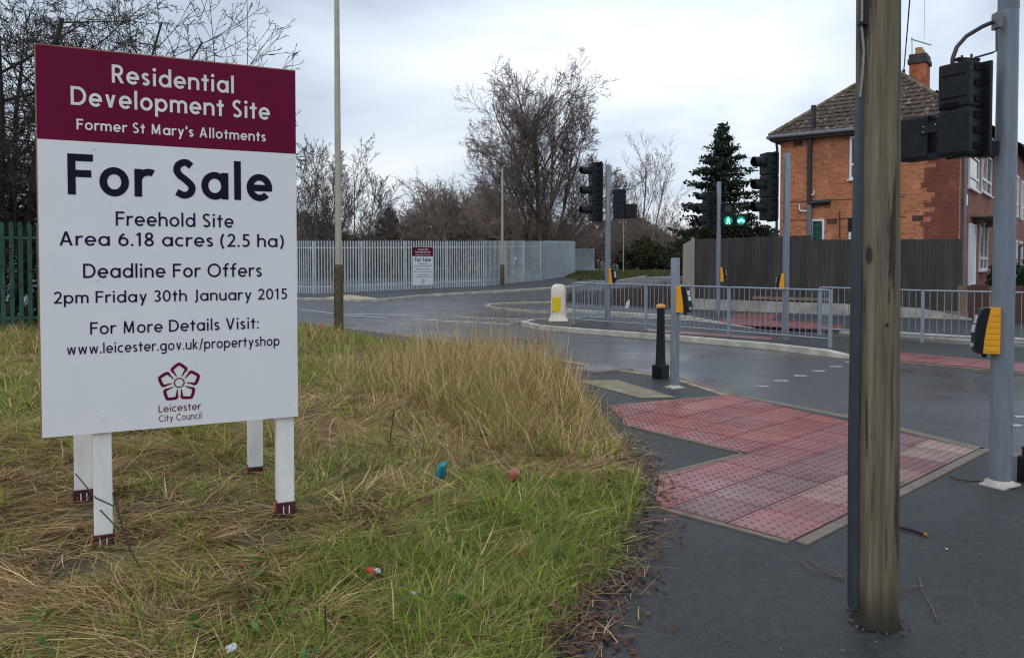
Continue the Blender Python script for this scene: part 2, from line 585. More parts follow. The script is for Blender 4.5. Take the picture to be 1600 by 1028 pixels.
# ------------------------------------------------------------------ ground, road, footways
def dist_poly(x, y, poly):
    d = np.full(x.shape, 1e9)
    n = len(poly)
    for i in range(n):
        ax, ay = poly[i][0], poly[i][1]
        bx, by = poly[(i + 1) % n][0], poly[(i + 1) % n][1]
        dx, dy = bx - ax, by - ay
        t = np.clip(((x - ax) * dx + (y - ay) * dy) / max(dx * dx + dy * dy, 1e-9), 0, 1)
        d = np.minimum(d, np.hypot(x - ax - t * dx, y - ay - t * dy))
    return d
def inside(x, y, poly):
    r = np.zeros(x.shape, bool)
    n = len(poly)
    for i in range(n):
        ax, ay = poly[i][0], poly[i][1]
        bx, by = poly[(i + 1) % n][0], poly[(i + 1) % n][1]
        if ay == by:
            continue
        c = (ay > y) != (by > y)
        r ^= c & (x < (bx - ax) * (y - ay) / (by - ay) + ax)
    return r
def sheet(name, poly, z, m, step=None, kind='structure', thick=0.0):
    """a ground sheet with the polygon's outline, following the ground, z above it; thick adds an edge face downwards"""
    pts = [Vector((p[0], p[1])) for p in poly]
    ed = [(i, (i + 1) % len(pts)) for i in range(len(pts))]
    if step:
        xs = [p.x for p in pts]
        ys = [p.y for p in pts]
        gx, gy = np.meshgrid(np.arange(min(xs), max(xs), step), np.arange(min(ys), max(ys), step))
        gx, gy = gx.ravel(), gy.ravel()
        k = inside(gx, gy, poly) & (dist_poly(gx, gy, poly) > step * .3)
        pts = pts + [Vector((a, b)) for a, b in zip(gx[k], gy[k])]
    r = delaunay_2d_cdt(pts, ed, [list(range(len(poly)))], 1, 1e-5)
    zf = z if callable(z) else (lambda x, y: gz(y) + z)
    vs = [(v.x, v.y, zf(v.x, v.y)) for v in r[0]]
    mb = MB()
    mb.add(vs, r[2])
    if thick:
        ring = [(p[0], p[1], zf(p[0], p[1])) for p in poly]
        n = len(ring)
        mb.add(ring + [(a, b, c - thick) for a, b, c in ring], [(i, (i + 1) % n, n + (i + 1) % n, n + i) for i in range(n)])
    o = mb.build(name, m, fix=False)
    o.data.update()
    me = o.data
    # faces of a sheet look up
    if sum(p.normal.z * p.area for p in me.polygons) < 0:
        me.flip_normals()
    return tag(o, kind=kind)
def pxs(*l, z=0.0):
    return [G(a, b, z) for a, b in l]

def asphalt(name, lo, hi, rough, big=0.6, wet=False, tint=(0.93, 0.98, 1.07)):
    m, n, b = newmat(name)
    co = objco(n)
    f1 = noise(n, big, 5, 0.6, co)
    f2 = noise(n, 75 if wet else 95, 3, 0.85, co)
    c1 = ramp(n, f1, (0.3, tuple(lo * k for k in tint)), (0.72, tuple(hi * k for k in tint)))
    c2 = ramp(n, f2, (0.36, 0.48), (0.64, 1.5)) if not wet else ramp(n, f2, (0.36, 0.72), (0.64, 1.25))
    c = mixc(n, 1.0, c1, c2, 'MULTIPLY')
    c = mixc(n, ramp(n, noise(n, 14, 4, 0.7, co), (0.42, 0.0), (0.66, 0.22)), c, (hi * 2.4, hi * 2.3, hi * 2.2))
    c = mixc(n, ramp(n, noise(n, 0.8, 6, 0.75, co, 1.2), (0.60, 0.0), (0.66, 0.35)), c, (lo * .55, lo * .55, lo * .6))
    # a few pale stones and dirt specks
    f3 = noise(n, 45, 1, 0.5, co)
    c = mixc(n, ramp(n, f3, (0.70, 0.0), (0.76, 0.1 if wet else 0.4)), c, (0.12, 0.11, 0.10))
    lk(n, c, b.inputs['Base Color'])
    if wet:
        lk(n, ramp(n, noise(n, 0.35, 4, 0.6, objco(n, (1.0, 1.0, 1))), (0.35, rough - 0.16), (0.62, rough + 0.12)), b.inputs['Roughness'])
    else:
        b.inputs['Roughness'].default_value = rough
    b.inputs['Specular IOR Level'].default_value = 0.5 if wet else 0.3
    bump(n, b, noise(n, 160, 2, 0.7, co), 0.06 if wet else 0.35, 0.003)
    return m
M['road'] = asphalt('road_asphalt', 0.040, 0.062, 0.36, 0.5, True)
M['foot'] = asphalt('footway_asphalt', 0.024, 0.043, 0.58, 0.9, False, (0.98, 0.99, 1.02))
M['footfar'] = asphalt('far_footway_asphalt', 0.036, 0.055, 0.6, 0.6)
M['sideroad'] = asphalt('side_road_asphalt', 0.085, 0.125, 0.7, 0.5, False, (1.04, 1.0, 1.0))
M['paint'] = mat('road_paint', (0.56, 0.55, 0.52), 0.6, 0.3, 10, pos=(0.3, 0.6))
M['stud'] = mat('road_stud', (0.30, 0.30, 0.29), 0.6, 0.4, 14, pos=(0.3, 0.6))
M['slab_beige'] = mat('beige_slab', (0.24, 0.20, 0.12), 0.8, 0.25, 5, 0.2, 90)
M['slab_buff'] = mat('buff_slab', (0.46, 0.35, 0.21), 0.8, 0.2, 3, 0.2, 60)
M['soil'] = mat('soil', (0.085, 0.060, 0.035), 0.95, 0.5, 5, 0.5, 30, c2=(0.16, 0.125, 0.06))
M['field'] = mat('field', (0.05, 0.055, 0.022), 0.95, 0.4, 0.2)
M['iron'] = mat('cover_iron', (0.15, 0.15, 0.15), 0.5, 0.35, 20, 0.5, 60)

# wide base sheet to the horizon
gp = MB()
ys = [-150, -40, -10, 0, 12, 24, 36, 48, 60, 72, 100, 200, 500, 1200]
xs = [-1200, -300, -100, -40, 0, 40, 100, 300, 1200]
gp.add([(x, y, gz(y) - 0.10) for y in ys for x in xs],
       [(j * len(xs) + i, j * len(xs) + i + 1, (j + 1) * len(xs) + i + 1, (j + 1) * len(xs) + i) for j in range(len(ys) - 1) for i in range(len(xs) - 1)])
tag(gp.build('ground', M['field']), kind='structure')

KERB_PX = [(466, 503), (563, 515), (674, 530), (794, 546), (920, 571), (1052, 590), (1139.6, 617.5), (1340, 656), (1525, 703), (1600, 715)]
kerb_pts = pxs(*KERB_PX)
k0 = [kerb_pts[0] + (kerb_pts[0] - kerb_pts[1]) * 4.5]
k9 = [kerb_pts[-1] + Vector((1.6, -1.2, 0)), kerb_pts[-1] + Vector((8, -8.5, 0))]
kerb_line = k0 + kerb_pts + k9
far_kerb_px = [(440, 468), (508, 468), (560, 470), (602, 469), (660, 463), (720, 459.5), (856, 451.5), (905, 447)]
fk = pxs(*far_kerb_px)
far_kerb = [fk[0] + Vector((-30, 3.5, 0))] + fk + [G(960, 441), G(1010, 433)]
R_far_px = [(880, 484.5), (902, 486.5), (1080, 497.5), (1112, 503.5), (1205, 509.5), (1311, 518), (1336, 519.5), (1406, 523), (1519, 530), (1600, 533)]
rfar = pxs(*R_far_px)
# carriageways: one big sheet, the footways lie on it
RZ = -0.045
sheet('road', [(-45, 24), (-12, 24), (-12, 12), (-2, 8), (1.2, 8), (1.2, 4), (12, -8), (30, -8), (30, 12), (14, 21), (8, 28), (16, 52), (14, 95), (4, 95), (-4, 58), (-45, 52)], RZ, M['road'], 3.0)
# near footway
VEDGE = [(845, 1130), (872, 1020), (905, 960), (962, 880), (1004, 805), (1012, 748), (976, 690), (930, 640), (888, 592)]
vedge = pxs(*VEDGE)
vk = pxs((872, 575), (790, 555), (674, 541), (563, 526), (466, 513), (300, 492))
near_poly = [(v.x, v.y) for v in kerb_line] + [(10, -6), (-.6, -6), (-.6, 0)] + [(v.x - .5, v.y - .1) for v in vedge[:-1]] + [(v.x - .4, v.y - .7) for v in vk] + [(-14, 25), (-24, 30)]
sheet('footway', near_poly, 0.0, M['foot'], 1.5)
def strip(name, line, w, z, m, h=0.12, block=0.0, up=0.0, gap=0.006):
    """kerb stones along a line; w to the left of travel"""
    mb = MB()
    for i in range(len(line) - 1):
        a, b = Vector(line[i]), Vector(line[i + 1])
        L = (b - a).length
        d = (b - a).normalized()
        nrm = Vector((-d.y, d.x, 0)).normalized() * w
        k = max(1, round(L / block)) if block else 1
        for j in range(k):
            p = a + d * (L * j / k + gap / 2)
            q = a + d * (L * (j + 1) / k - gap / 2)
            for (s0, s1) in ((p, q),):
                zz = [z(v) if callable(z) else gz(v.y) + z for v in (s0, s1)]
                t0 = [Vector((s0.x, s0.y, zz[0])), Vector((s1.x, s1.y, zz[1])), Vector((s1.x, s1.y, zz[1])) + nrm, Vector((s0.x, s0.y, zz[0])) + nrm]
                ch = 0.018
                inn = [t0[0] + nrm.normalized() * ch, t0[1] + nrm.normalized() * ch]
                lowv = [v - Vector((0, 0, h)) for v in t0]
                f0 = [t0[0] - Vector((0, 0, ch)), t0[1] - Vector((0, 0, ch))]
                mb.add([inn[0], inn[1], t0[2], t0[3], f0[0], f0[1], lowv[0], lowv[1], lowv[2], lowv[3]],
                       [(0, 1, 2, 3), (4, 5, 1, 0), (6, 7, 5, 4), (3, 2, 8, 9), (0, 3, 9, 6, 4), (1, 5, 7, 8, 2)])
    return tag(mb.build(name, m), kind='structure')
# near kerb (flush edge along the footway, on the footway's side of the line)
strip('kerb', [kerb_line[i] for i in range(len(kerb_line) - 1, -1, -1)], -0.11, 0.006, M['edging'], 0.10, 0.9)
strip('kerb', kerb_pts[0:7], -0.09, 0.009, mat('kerb_pale_edge', (0.36, 0.28, 0.18), 0.85, 0.3, 6), 0.10, 0.9)

# tactile paving: real slabs with domes
def clip(poly, conv):
    out = poly
    n = len(conv)
    for i in range(n):
        a, b = conv[i], conv[(i + 1) % n]
        inp, out = out, []
        for j in range(len(inp)):
            p, q = inp[j], inp[(j + 1) % len(inp)]
            sp = (b[0] - a[0]) * (p[1] - a[1]) - (b[1] - a[1]) * (p[0] - a[0])
            sq = (b[0] - a[0]) * (q[1] - a[1]) - (b[1] - a[1]) * (q[0] - a[0])
            if sp >= 0:
                out.append(p)
            if (sp >= 0) != (sq >= 0):
                t = sp / (sp - sq)
                out.append((p[0] + (q[0] - p[0]) * t, p[1] + (q[1] - p[1]) * t))
        if not out:
            return []
    return out
def ccw(p):
    ar = sum(p[i][0] * p[(i + 1) % len(p)][1] - p[(i + 1) % len(p)][0] * p[i][1] for i in range(len(p)))
    return p if ar > 0 else p[::-1]
m, n, b = newmat('tactile_red')
at = n.nodes.new('ShaderNodeAttribute')
at.attribute_name = 'tint'
co = objco(n)
f = noise(n, 3.0, 5, 0.65, co)
f2 = noise(n, 60, 3, 0.7, co)
c = mixc(n, 1.0, at.outputs['Color'], ramp(n, f, (0.3, 0.72), (0.7, 1.22)), 'MULTIPLY')
c = mixc(n, 1.0, c, ramp(n, f2, (0.3, 0.75), (0.7, 1.2)), 'MULTIPLY')
c = mixc(n, ramp(n, noise(n, 1.3, 5, 0.7, co), (0.55, 0.0), (0.75, 0.45)), c, (0.20, 0.15, 0.14))
lk(n, c, b.inputs['Base Color'])
lk(n, ramp(n, noise(n, 1.1, 4, 0.6, co), (0.35, 0.26), (0.65, 0.58)), b.inputs['Roughness'])
bump(n, b, f2, 0.25, 0.004)
M['tactile'] = m
def tactile(name, convs, org, dx, zt, rowtint, slab=0.42, domes=True, seed=1):
    rnd = random.Random(seed)
    dx = Vector((dx[0], dx[1])).normalized()
    dy = Vector((-dx.y, dx.x))
    vs, fs, cols = [], [], []
    def addp(pl, zs, col):
        o = len(vs)
        for p, z in zip(pl, zs):
            vs.append((p[0], p[1], z))
            cols.append(col)
        return o
    for row in range(-18, 19):
        for k in range(-18, 19):
            ox = org[0] + dx.x * k * slab + dy.x * row * slab
            oy = org[1] + dx.y * k * slab + dy.y * row * slab
            g = 0.006
            def loc(u, v):
                return (ox + dx.x * u + dy.x * v, oy + dx.y * u + dy.y * v)
            sq = [loc(g, g), loc(slab - g, g), loc(slab - g, slab - g), loc(g, slab - g)]
            for cv in convs:
                pl = clip(sq, cv)
                if len(pl) < 3:
                    continue
                col = rowtint(row, k, rnd)
                top = zt + 0.006 + rnd.uniform(-.001, .001)
                o = addp(pl, [top] * len(pl), col)
                fs.append(tuple(range(o, o + len(pl))))
                o2 = addp(pl, [zt - 0.02] * len(pl), col)
                for i in range(len(pl)):
                    j = (i + 1) % len(pl)
                    fs.append((o2 + i, o2 + j, o + j, o + i))
                if domes:
                    nd = 6
                    for a in range(nd):
                        for bb in range(nd):
                            c = loc((a + .5) * slab / nd, (bb + .5) * slab / nd)
                            okk = all((pl[(i + 1) % len(pl)][0] - pl[i][0]) * (c[1] - pl[i][1]) - (pl[(i + 1) % len(pl)][1] - pl[i][1]) * (c[0] - pl[i][0]) > 0.0
                                      and abs((pl[(i + 1) % len(pl)][0] - pl[i][0]) * (c[1] - pl[i][1]) - (pl[(i + 1) % len(pl)][1] - pl[i][1]) * (c[0] - pl[i][0])) / max(1e-6, math.hypot(pl[(i + 1) % len(pl)][0] - pl[i][0], pl[(i + 1) % len(pl)][1] - pl[i][1])) > 0.018
                                      for i in range(len(pl)))
                            if not okk:
                                continue
                            dc = tuple(x * .68 for x in col[:3]) + (1,)   # domes tinted darker than their slab
                            r1, r2, hh = 0.0155, 0.009, 0.0055
                            o = addp([(c[0] + r1 * math.cos(w * PI / 3), c[1] + r1 * math.sin(w * PI / 3)) for w in range(6)], [top - .0005] * 6, dc)
                            o2 = addp([(c[0] + r2 * math.cos(w * PI / 3), c[1] + r2 * math.sin(w * PI / 3)) for w in range(6)], [top + hh] * 6, dc)
                            for i in range(6):
                                j = (i + 1) % 6
                                fs.append((o + i, o + j, o2 + j, o2 + i))
                            fs.append(tuple(range(o2, o2 + 6)))
    me = bpy.data.meshes.new(name)
    me.from_pydata(vs, [], fs)
    ca = me.color_attributes.new('tint', 'FLOAT_COLOR', 'POINT')
    ca.data.foreach_set('color', np.array(cols, np.float32).ravel())
    me.materials.append(M['tactile'])
    o = bpy.data.objects.new(name, me)
    COL.objects.link(o)
    return tag(o, kind='structure')
tA, tB, tC, tD, tE, tF, tG, tH, tX = pxs((951, 635), (1140, 618.5), (1525, 703.5), (1237.6, 846), (1024, 789), (1031, 745), (1172, 709.6), (981, 664.5), (1402.7, 764))
def row_tint(row, k, r):
    q = r.uniform(.80, 1.16)
    if row == 0:
        c = (0.28, 0.110, 0.102) if k < 2 else r.choice([(0.31, 0.165, 0.14), (0.27, 0.105, 0.10), (0.34, 0.21, 0.17)])
    elif row == 1:
        c = (0.245, 0.108, 0.108)
    elif row == 2:
        c = (0.275, 0.090, 0.086)
    else:
        c = (0.285, 0.068, 0.056)
    return tuple(x * q for x in c) + (1,)
convs = [ccw([(p.x, p.y) for p in l]) for l in ([tA, tB, tC, tX, tH], [tG, tX, tD, tE, tF])]
tactile('tactile_paving', convs, (tD.x, tD.y), (tC - tD), 0.002, row_tint)
# narrow concrete edging round the tactile area
def edging(pts, w=0.06, name='edging_kerb', z=0.010):
    strip(name, pts, w, z, M['edging'], 0.05, 0.9)
edging([tC, tD], 0.09)
edging([tD, tE], 0.06)
edging([tG, tF], -0.05)
edging([tH, tG], -0.05)
edging([tA, tB], 0.035)
sheet('crossing_slab', [(p.x, p.y) for p in pxs((898, 595), (965, 594), (1058, 622), (1000, 622.5))], 0.006, M['slab_beige'])
mh = thing('manhole_cover', 'grey cast cover set in the footway behind the tall dry grass', 'manhole cover', G(938, 577))
mb = MB(); mb.box((0, 0, 0.006), (0.75, 0.62, 0.02), R(35)); mb.build('frame', M['edging'], mh)
mb = MB(); mb.box((0, 0, 0.012), (0.62, 0.50, 0.02), R(35)); mb.build('lid', M['iron'], mh)

# island between the carriageways
ISL_near_px = [(814, 503), (840, 508.5), (893, 513), (1063, 525.5), (1120, 530.5), (1200, 537), (1290, 547.5)]
isn = pxs(*ISL_near_px, z=0.06) + pxs((1336, 557), (1405, 564), (1600, 582), (1800, 602), z=0.0)
isf = pxs((1800, 548), (1600, 538), (1440, 530.5), (1281, 520), (1180, 509), (1080, 501), (960, 495), (890, 497.5), (830, 500), z=0.04)
isl = isn + isf
def zis(x, y):
    # raised, falling to the road at the crossing on the right
    d = (x - isn[6].x) / (isn[7].x - isn[6].x)
    return 0.055 - 0.075 * min(1, max(0, d))
sheet('traffic_island', [(p.x, p.y) for p in isl], zis, M['foot'], 0.8)
strip('island_kerb', [Vector((p.x, p.y, 0)) for p in isn[7:11]], 0.10, lambda v: zis(v.x, v.y) + 0.004, M['edging'], 0.06, 0.95)
strip('island_kerb', [Vector((p.x, p.y, 0)) for p in isn[:8]], 0.15, lambda v: zis(v.x, v.y) + 0.012, M['kerb'], 0.16, 0.95)
strip('island_kerb', [Vector((p.x, p.y, 0)) for p in [isf[-1], isn[0]]], 0.13, lambda v: zis(v.x, v.y) + 0.010, M['kerb'], 0.16, 0.9)
strip('island_kerb', [Vector((p.x, p.y, 0)) for p in isf[4:]], 0.13, lambda v: zis(v.x, v.y) + 0.009, M['kerb'], 0.16, 0.95)
def red(row, k, r):
    q = r.uniform(.85, 1.12)
    c = (0.25, 0.075, 0.07)
    return tuple(x * q for x in c) + (1,)
for px, zz in (([(1340, 546), (1405, 551), (1600, 567.5), (1700, 577), (1700, 592), (1600, 581.5), (1405, 563.5), (1340, 557.5)], -0.016),
               ([(1010, 514), (1205, 527.5), (1205, 531.5), (1010, 517.5)], 0.052)):
    pp = [(p.x, p.y) for p in pxs(*px, z=zz)]
    cv = [ccw([pp[0], pp[1], pp[2], pp[3]])] if len(pp) == 4 else [ccw([pp[0], pp[1], pp[6], pp[7]]), ccw([pp[1], pp[2], pp[5], pp[6]]), ccw([pp[2], pp[3], pp[4], pp[5]])]
    tactile('tactile_paving', cv, pp[0], (pp[1][0] - pp[0][0], pp[1][1] - pp[0][1]), zz, red, domes=False)

# far footway on the right with its kerb, and the red crossing area
back = [(40, 14), (40, 40), (9.5, 34), (5.6, 28.5), (2.9, 28.2)]
sheet('far_footway', [(p.x, p.y) for p in rfar] + [(18, 11.5)] + back, 0.03, M['footfar'], 1.5)
strip('far_kerb', rfar[2:7], 0.12, 0.034, M['kerb'], 0.10, 0.9)
strip('far_kerb', [rfar[0], rfar[1], rfar[2]], 0.14, 0.055, M['kerb'], 0.11, 0.9)
strip('far_kerb', rfar[6:], 0.14, 0.055, M['kerb'], 0.11, 0.9)
ft = [(p.x, p.y) for p in pxs((1143, 490.5), (1219, 490.5), (1204, 501), (1261, 503), (1318, 509), (1311, 516), (1121, 505), z=0.035)]
sq = [ccw([ft[0], ft[1], ft[2], ft[6]]), ccw([ft[2], ft[3], ft[4], ft[5], ft[6]])]
tactile('tactile_paving', sq, ft[0], (1, -.3), 0.032, red, domes=False)

# far footway on the left, in front of the palisade
lf = [(v.x, v.y) for v in far_kerb]
sheet('far_footway', lf + [(G(1010, 431).x, G(1010, 431).y), (G(900, 440).x, G(900, 440).y), (5.2, 58), (2.0, 54), (-1.6, 47), (-10, 41), (-42, 46)], 0.055, M['footfar'], 2.0)
strip('far_kerb', far_kerb[2:], 0.16, 0.07, M['kerb'], 0.14, 0.95)
strip('far_kerb', far_kerb[:3], 0.16, 0.07, M['kerb'], 0.14, 0.95)
sheet('crossing_slab', [(p.x, p.y) for p in pxs((507, 467.5), (545, 462.5), (592, 468.5), (560, 469.7))], 0.064, M['slab_buff'])
# side road climbing away
sheet('side_road', [(p.x, p.y) for p in pxs((915, 446), (1010, 433.5), (1075, 431), (1150, 434), (1085, 447), (1000, 455))], RZ + 0.012, M['sideroad'], 2.0)
# kerbed tip of the build-out in the side road's mouth
tip = pxs((880, 472), (815, 473.5), (770, 475.5), (764, 478), (775, 481), (830, 486), (895, 489))
for i in range(len(tip)):
    tip[i].z = 0
strip('kerb', tip[::-1], 0.19, 0.03, mat('kerb_worn', (0.36, 0.32, 0.24), 0.85, 0.3, 3), 0.1, 0.9)
# painted lines
def line(pxa, pxb, w, name='road_marking', dash=0, gap=0):
    a, b = G(*pxa, RZ), G(*pxb, RZ)
    d = (b - a)
    L = d.length
    d.normalize()
    nn = Vector((-d.y, d.x, 0)) * w / 2
    mb = MB()
    s = 0
    while s < L:
        e = min(L, s + dash) if dash else L
        p, q = a + d * s, a + d * e
        mb.add([(v.x, v.y, gz(v.y) + RZ + 0.005) for v in (p + nn, p - nn, q - nn, q + nn)], [(0, 1, 2, 3)])
        s = e + gap if dash else L + 1
    return tag(mb.build(name, M['paint']), kind='structure')
for a, b, w in (((520, 489.5), (655, 493.5), .12), ((536, 492.6), (605, 496.6), .12), ((650, 499), (797, 507), .12), ((712, 495), (860, 501), .10), ((470, 484), (520, 489.5), .10), ((797, 503), (850, 500), .1)):
    line(a, b, w)
# studs across the crossing
for i, (x, y) in enumerate([(1190, 604), (1220, 595.5), (1250, 587.5), (1279, 580), (1306, 573), (1329, 566), (1581, 665), (1600, 652), (1352, 560)]):
    mb = MB()
    p = G(x, y, RZ)
    d = (tC - tD).normalized()
    mb.box((p.x, p.y, RZ + 0.005), (0.18, 0.09, 0.008), math.atan2(d.y, d.x) - 0.9)
    tag(mb.build('road_marking', M['stud']), kind='structure')
# ------------------------------------------------------------------ the for-sale signs
SL, SR = Vector((-2.53, 4.18, 0)), Vector((-1.314, 4.77, 0))
SW = (SR - SL).length
SB, ST = 0.656, 2.757
SDIR = (SR - SL).normalized()
SROT = math.atan2(SDIR.y, SDIR.x)
SN = Vector((SDIR.y, -SDIR.x, 0))
def suv(px, py):
    d = ray(px, py)
    o = Vector((0, 0, EYE))
    t = (SL - o).dot(SN) / d.dot(SN)
    p = o + d * t
    return (p - SL).dot(SDIR), p.z
# text, left px (x, baseline), right px (x, baseline), cap-top y at left, stroke weight, ink
LINES = [
    ("Residential", (174.9, 129), (366, 147), 100.6, .155, 'white'),
    ("Development Site", (110.6, 163.7), (421.5, 188), 134.4, .155, 'white'),
    ("Former St Mary's Allotments", (119.7, 201.6), (415.4, 222.4), 185.0, .155, 'white'),
    ("For Sale", (106, 303.5), (425, 314.7), 239.5, .175, 'black_ink'),
    ("Freehold Site", (181, 353.5), (365, 354.9), 331.5, .135, 'navy'),
    ("Area 6.18 acres (2.5 ha)", (92, 384), (442.5, 386.0), 362, .135, 'navy'),
    ("Deadline For Offers", (130, 434.3), (409.5, 432.4), 412, .135, 'navy'),
    ("2pm Friday 30th January 2015", (84, 474.3), (448.7, 467.6), 455.5, .135, 'navy'),
    ("For More Details Visit:", (141, 522.3), (404.4, 513.6), 503, .135, 'navy'),
    ("www.leicester.gov.uk/propertyshop", (104, 552.8), (436.8, 540.8), 536, .135, 'navy'),
    ("Leicester", (247.8, 644.2), (314, 639.6), 632.6, .12, 'maroon'),
    ("City Council", (248.5, 658.3), (315, 654.2), 647.8, .11, 'maroon'),
]
def sign_face(root, W, H, z0, kx, weights=1.0):
    """panel faces -y; kx/kz scale the measured layout of the big sign onto this panel"""
    kz = H / (ST - SB)
    hz = suv(260, 229)[1]
    hb = z0 + (hz - SB) * kz
    mb = MB(); mb.box((W / 2, 0.009, (z0 + hb) / 2), (W, 0.018, hb - z0)); mb.build('panel', M['panel'], root)
    mb = MB(); mb.box((W / 2, 0.009, (hb + z0 + H) / 2), (W, 0.018, z0 + H - hb)); mb.build('header_panel', M['maroon'], root)
    inks = {}
    for s, a, b, cy, t, ink in LINES:
        u0, v0 = suv(*a)
        u1, v1 = suv(*b)
        cap = suv(a[0], cy)[1] - v0
        v = (v0 + v1) / 2
        mb = inks.setdefault(ink, MB())
        text(mb, s, u0 * kx, u1 * kx, z0 + (v - SB) * kz, cap * kz, t * weights)
    # five-petalled emblem
    eu, ev = suv(280, 597.8)
    rr = suv(280, 565.3)[1] - ev
    mb = inks['maroon']
    for k in range(5):
        w = R(90 + 72 * k)
        def P(r, l):
            return ((eu + (r * math.cos(w) - l * math.sin(w)) * rr) * kx, z0 + (ev + (r * math.sin(w) + l * math.cos(w)) * rr - SB) * kz)
        for sg in (1, -1):
            pts = [P(.30, .10 * sg), P(.37, .155 * sg), P(.48, .215 * sg), P(.61, .315 * sg), P(.67, .305 * sg), P(.78, .19 * sg), P(.93, -.012 * sg)]
            stroke_poly(mb, pts, [rr * kx * q for q in (.03, .055, .08, .125, .145, .14, .13)], -0.002 - .0003 * (sg + 1) / 2)
    ring = [((eu + .215 * rr * math.cos(2 * PI * i / 28)) * kx, z0 + (ev + .215 * rr * math.sin(2 * PI * i / 28) - SB) * kz) for i in range(28)]
    stroke_poly(mb, ring, rr * .055 * kx, -0.002, True)
    for ink, mb in inks.items():
        mb.build('emblem_and_lettering' if ink == 'maroon' else 'lettering', M[ink], root, fix=False)

big = thing('sale_sign', 'tall white and maroon sale sign on four white posts in the rough grass', 'sign', SL, SROT)
sign_face(big, SW, ST - SB, SB, 1.0)
mb = MB()
for z0, z1 in ((SB, ST),):
    mb.box((-0.0035, 0.0095, (z0 + z1) / 2), (0.006, 0.019, z1 - z0))
mb.box((SW / 2, 0.0095, ST + 0.003), (SW, 0.019, 0.006))
mb.build('panel_edge', M['sign_edge'], big)
for (x, y) in ((146, 232), (455, 249), (153, 437), (456, 432), (160, 652), (453, 629)):
    u, v = suv(x, y)
    mb = MB()
    mb.add([(u + .008 * math.cos(w * PI / 6), -0.0025, v + .008 * math.sin(w * PI / 6)) for w in range(12)], [tuple(range(12))])
    mb.add([(u + .008 * math.cos(w * PI / 6), -0.0025, v + .008 * math.sin(w * PI / 6)) for w in range(12)] + [(u + .008 * math.cos(w * PI / 6), 0, v + .008 * math.sin(w * PI / 6)) for w in range(12)],
           [(i, (i + 1) % 12, 12 + (i + 1) % 12, 12 + i) for i in range(12)])
    mb.build('screw', M['white'], big)
for (x, y) in ((145, 139), (452, 146)):
    u, v = suv(x, y)
    mb = MB()
    mb.add([(u + .008 * math.cos(w * PI / 6), -0.0025, v + .008 * math.sin(w * PI / 6)) for w in range(12)] + [(u + .008 * math.cos(w * PI / 6), 0, v + .008 * math.sin(w * PI / 6)) for w in range(12)],
           [tuple(range(12))] + [(i, (i + 1) % 12, 12 + (i + 1) % 12, 12 + i) for i in range(12)])
    mb.build('screw', M['boot'], big)
def sloc(p):
    d = p - SL
    return Vector((d.dot(SDIR), d.dot(-SN), p.z))
MI = Matrix.Rotation(0, 3, 'Z')
for (xa, xb, yb, ym, front) in ((148, 176, 868, 836, 1), (434.5, 462, 808, 785, 1), (118, 146, 783, 762, 0), (387.5, 410.5, 737, 727, 0)):
    xm = (xa + xb) / 2
    if front:
        u = suv(xm, yb)[0]
        yl = 0.018 + .05
        base = SL + SDIR * u - SN * yl
    else:
        u = suv({118: 176, 387.5: 434}[xa], 700)[0]
        base = G(xm, yb + 6, 0.02)
    l = sloc(base)
    Y = base.y
    zb = ZAT(yb, Y - (.05 if front else 0))
    zm = ZAT(ym, Y - (.05 if front else 0))
    top = ST - .06
    w = (xb - xa) / FPX * Y * .93
    mb = MB(); mb.box((l.x, l.y, (zm + top) / 2), (w, .095, top - zm), bev=.004)
    leg = mb.build('leg', M['white'], big)
    mb = MB(); mb.box((l.x, l.y, (zm - .35) / 2 + .0), (w + .012, .108, zm + .35), bev=.004)
    bt = mb.build('boot', M['boot'], leg)
    if front or xa == 118:
        mb = MB()
        for sx in (-.017, .017):
            mb.box((l.x + sx, l.y - .0545, zm - .045), (.006, .003, .05))
        mb.build('slot', M['white'], bt)
    if front or xa > 300:
        mb = MB(); mb.box((l.x - w / 2 - .009, l.y, zm - .03), (.012, .05, .05), bev=.003); mb.build('clamp', M['rust'], bt)
# rails tying front and back posts behind the board
mb = MB()
for z in (SB + .15, ST - .4):
    mb.box((SW / 2, .15, z), (SW * .9, .05, .08))
mb.build('cross_rail', M['white'], big)
mb = MB()
mb.box((.16, .5, SB + .02), (.05, .75, .07))
mb.build('brace', M['white'], big)

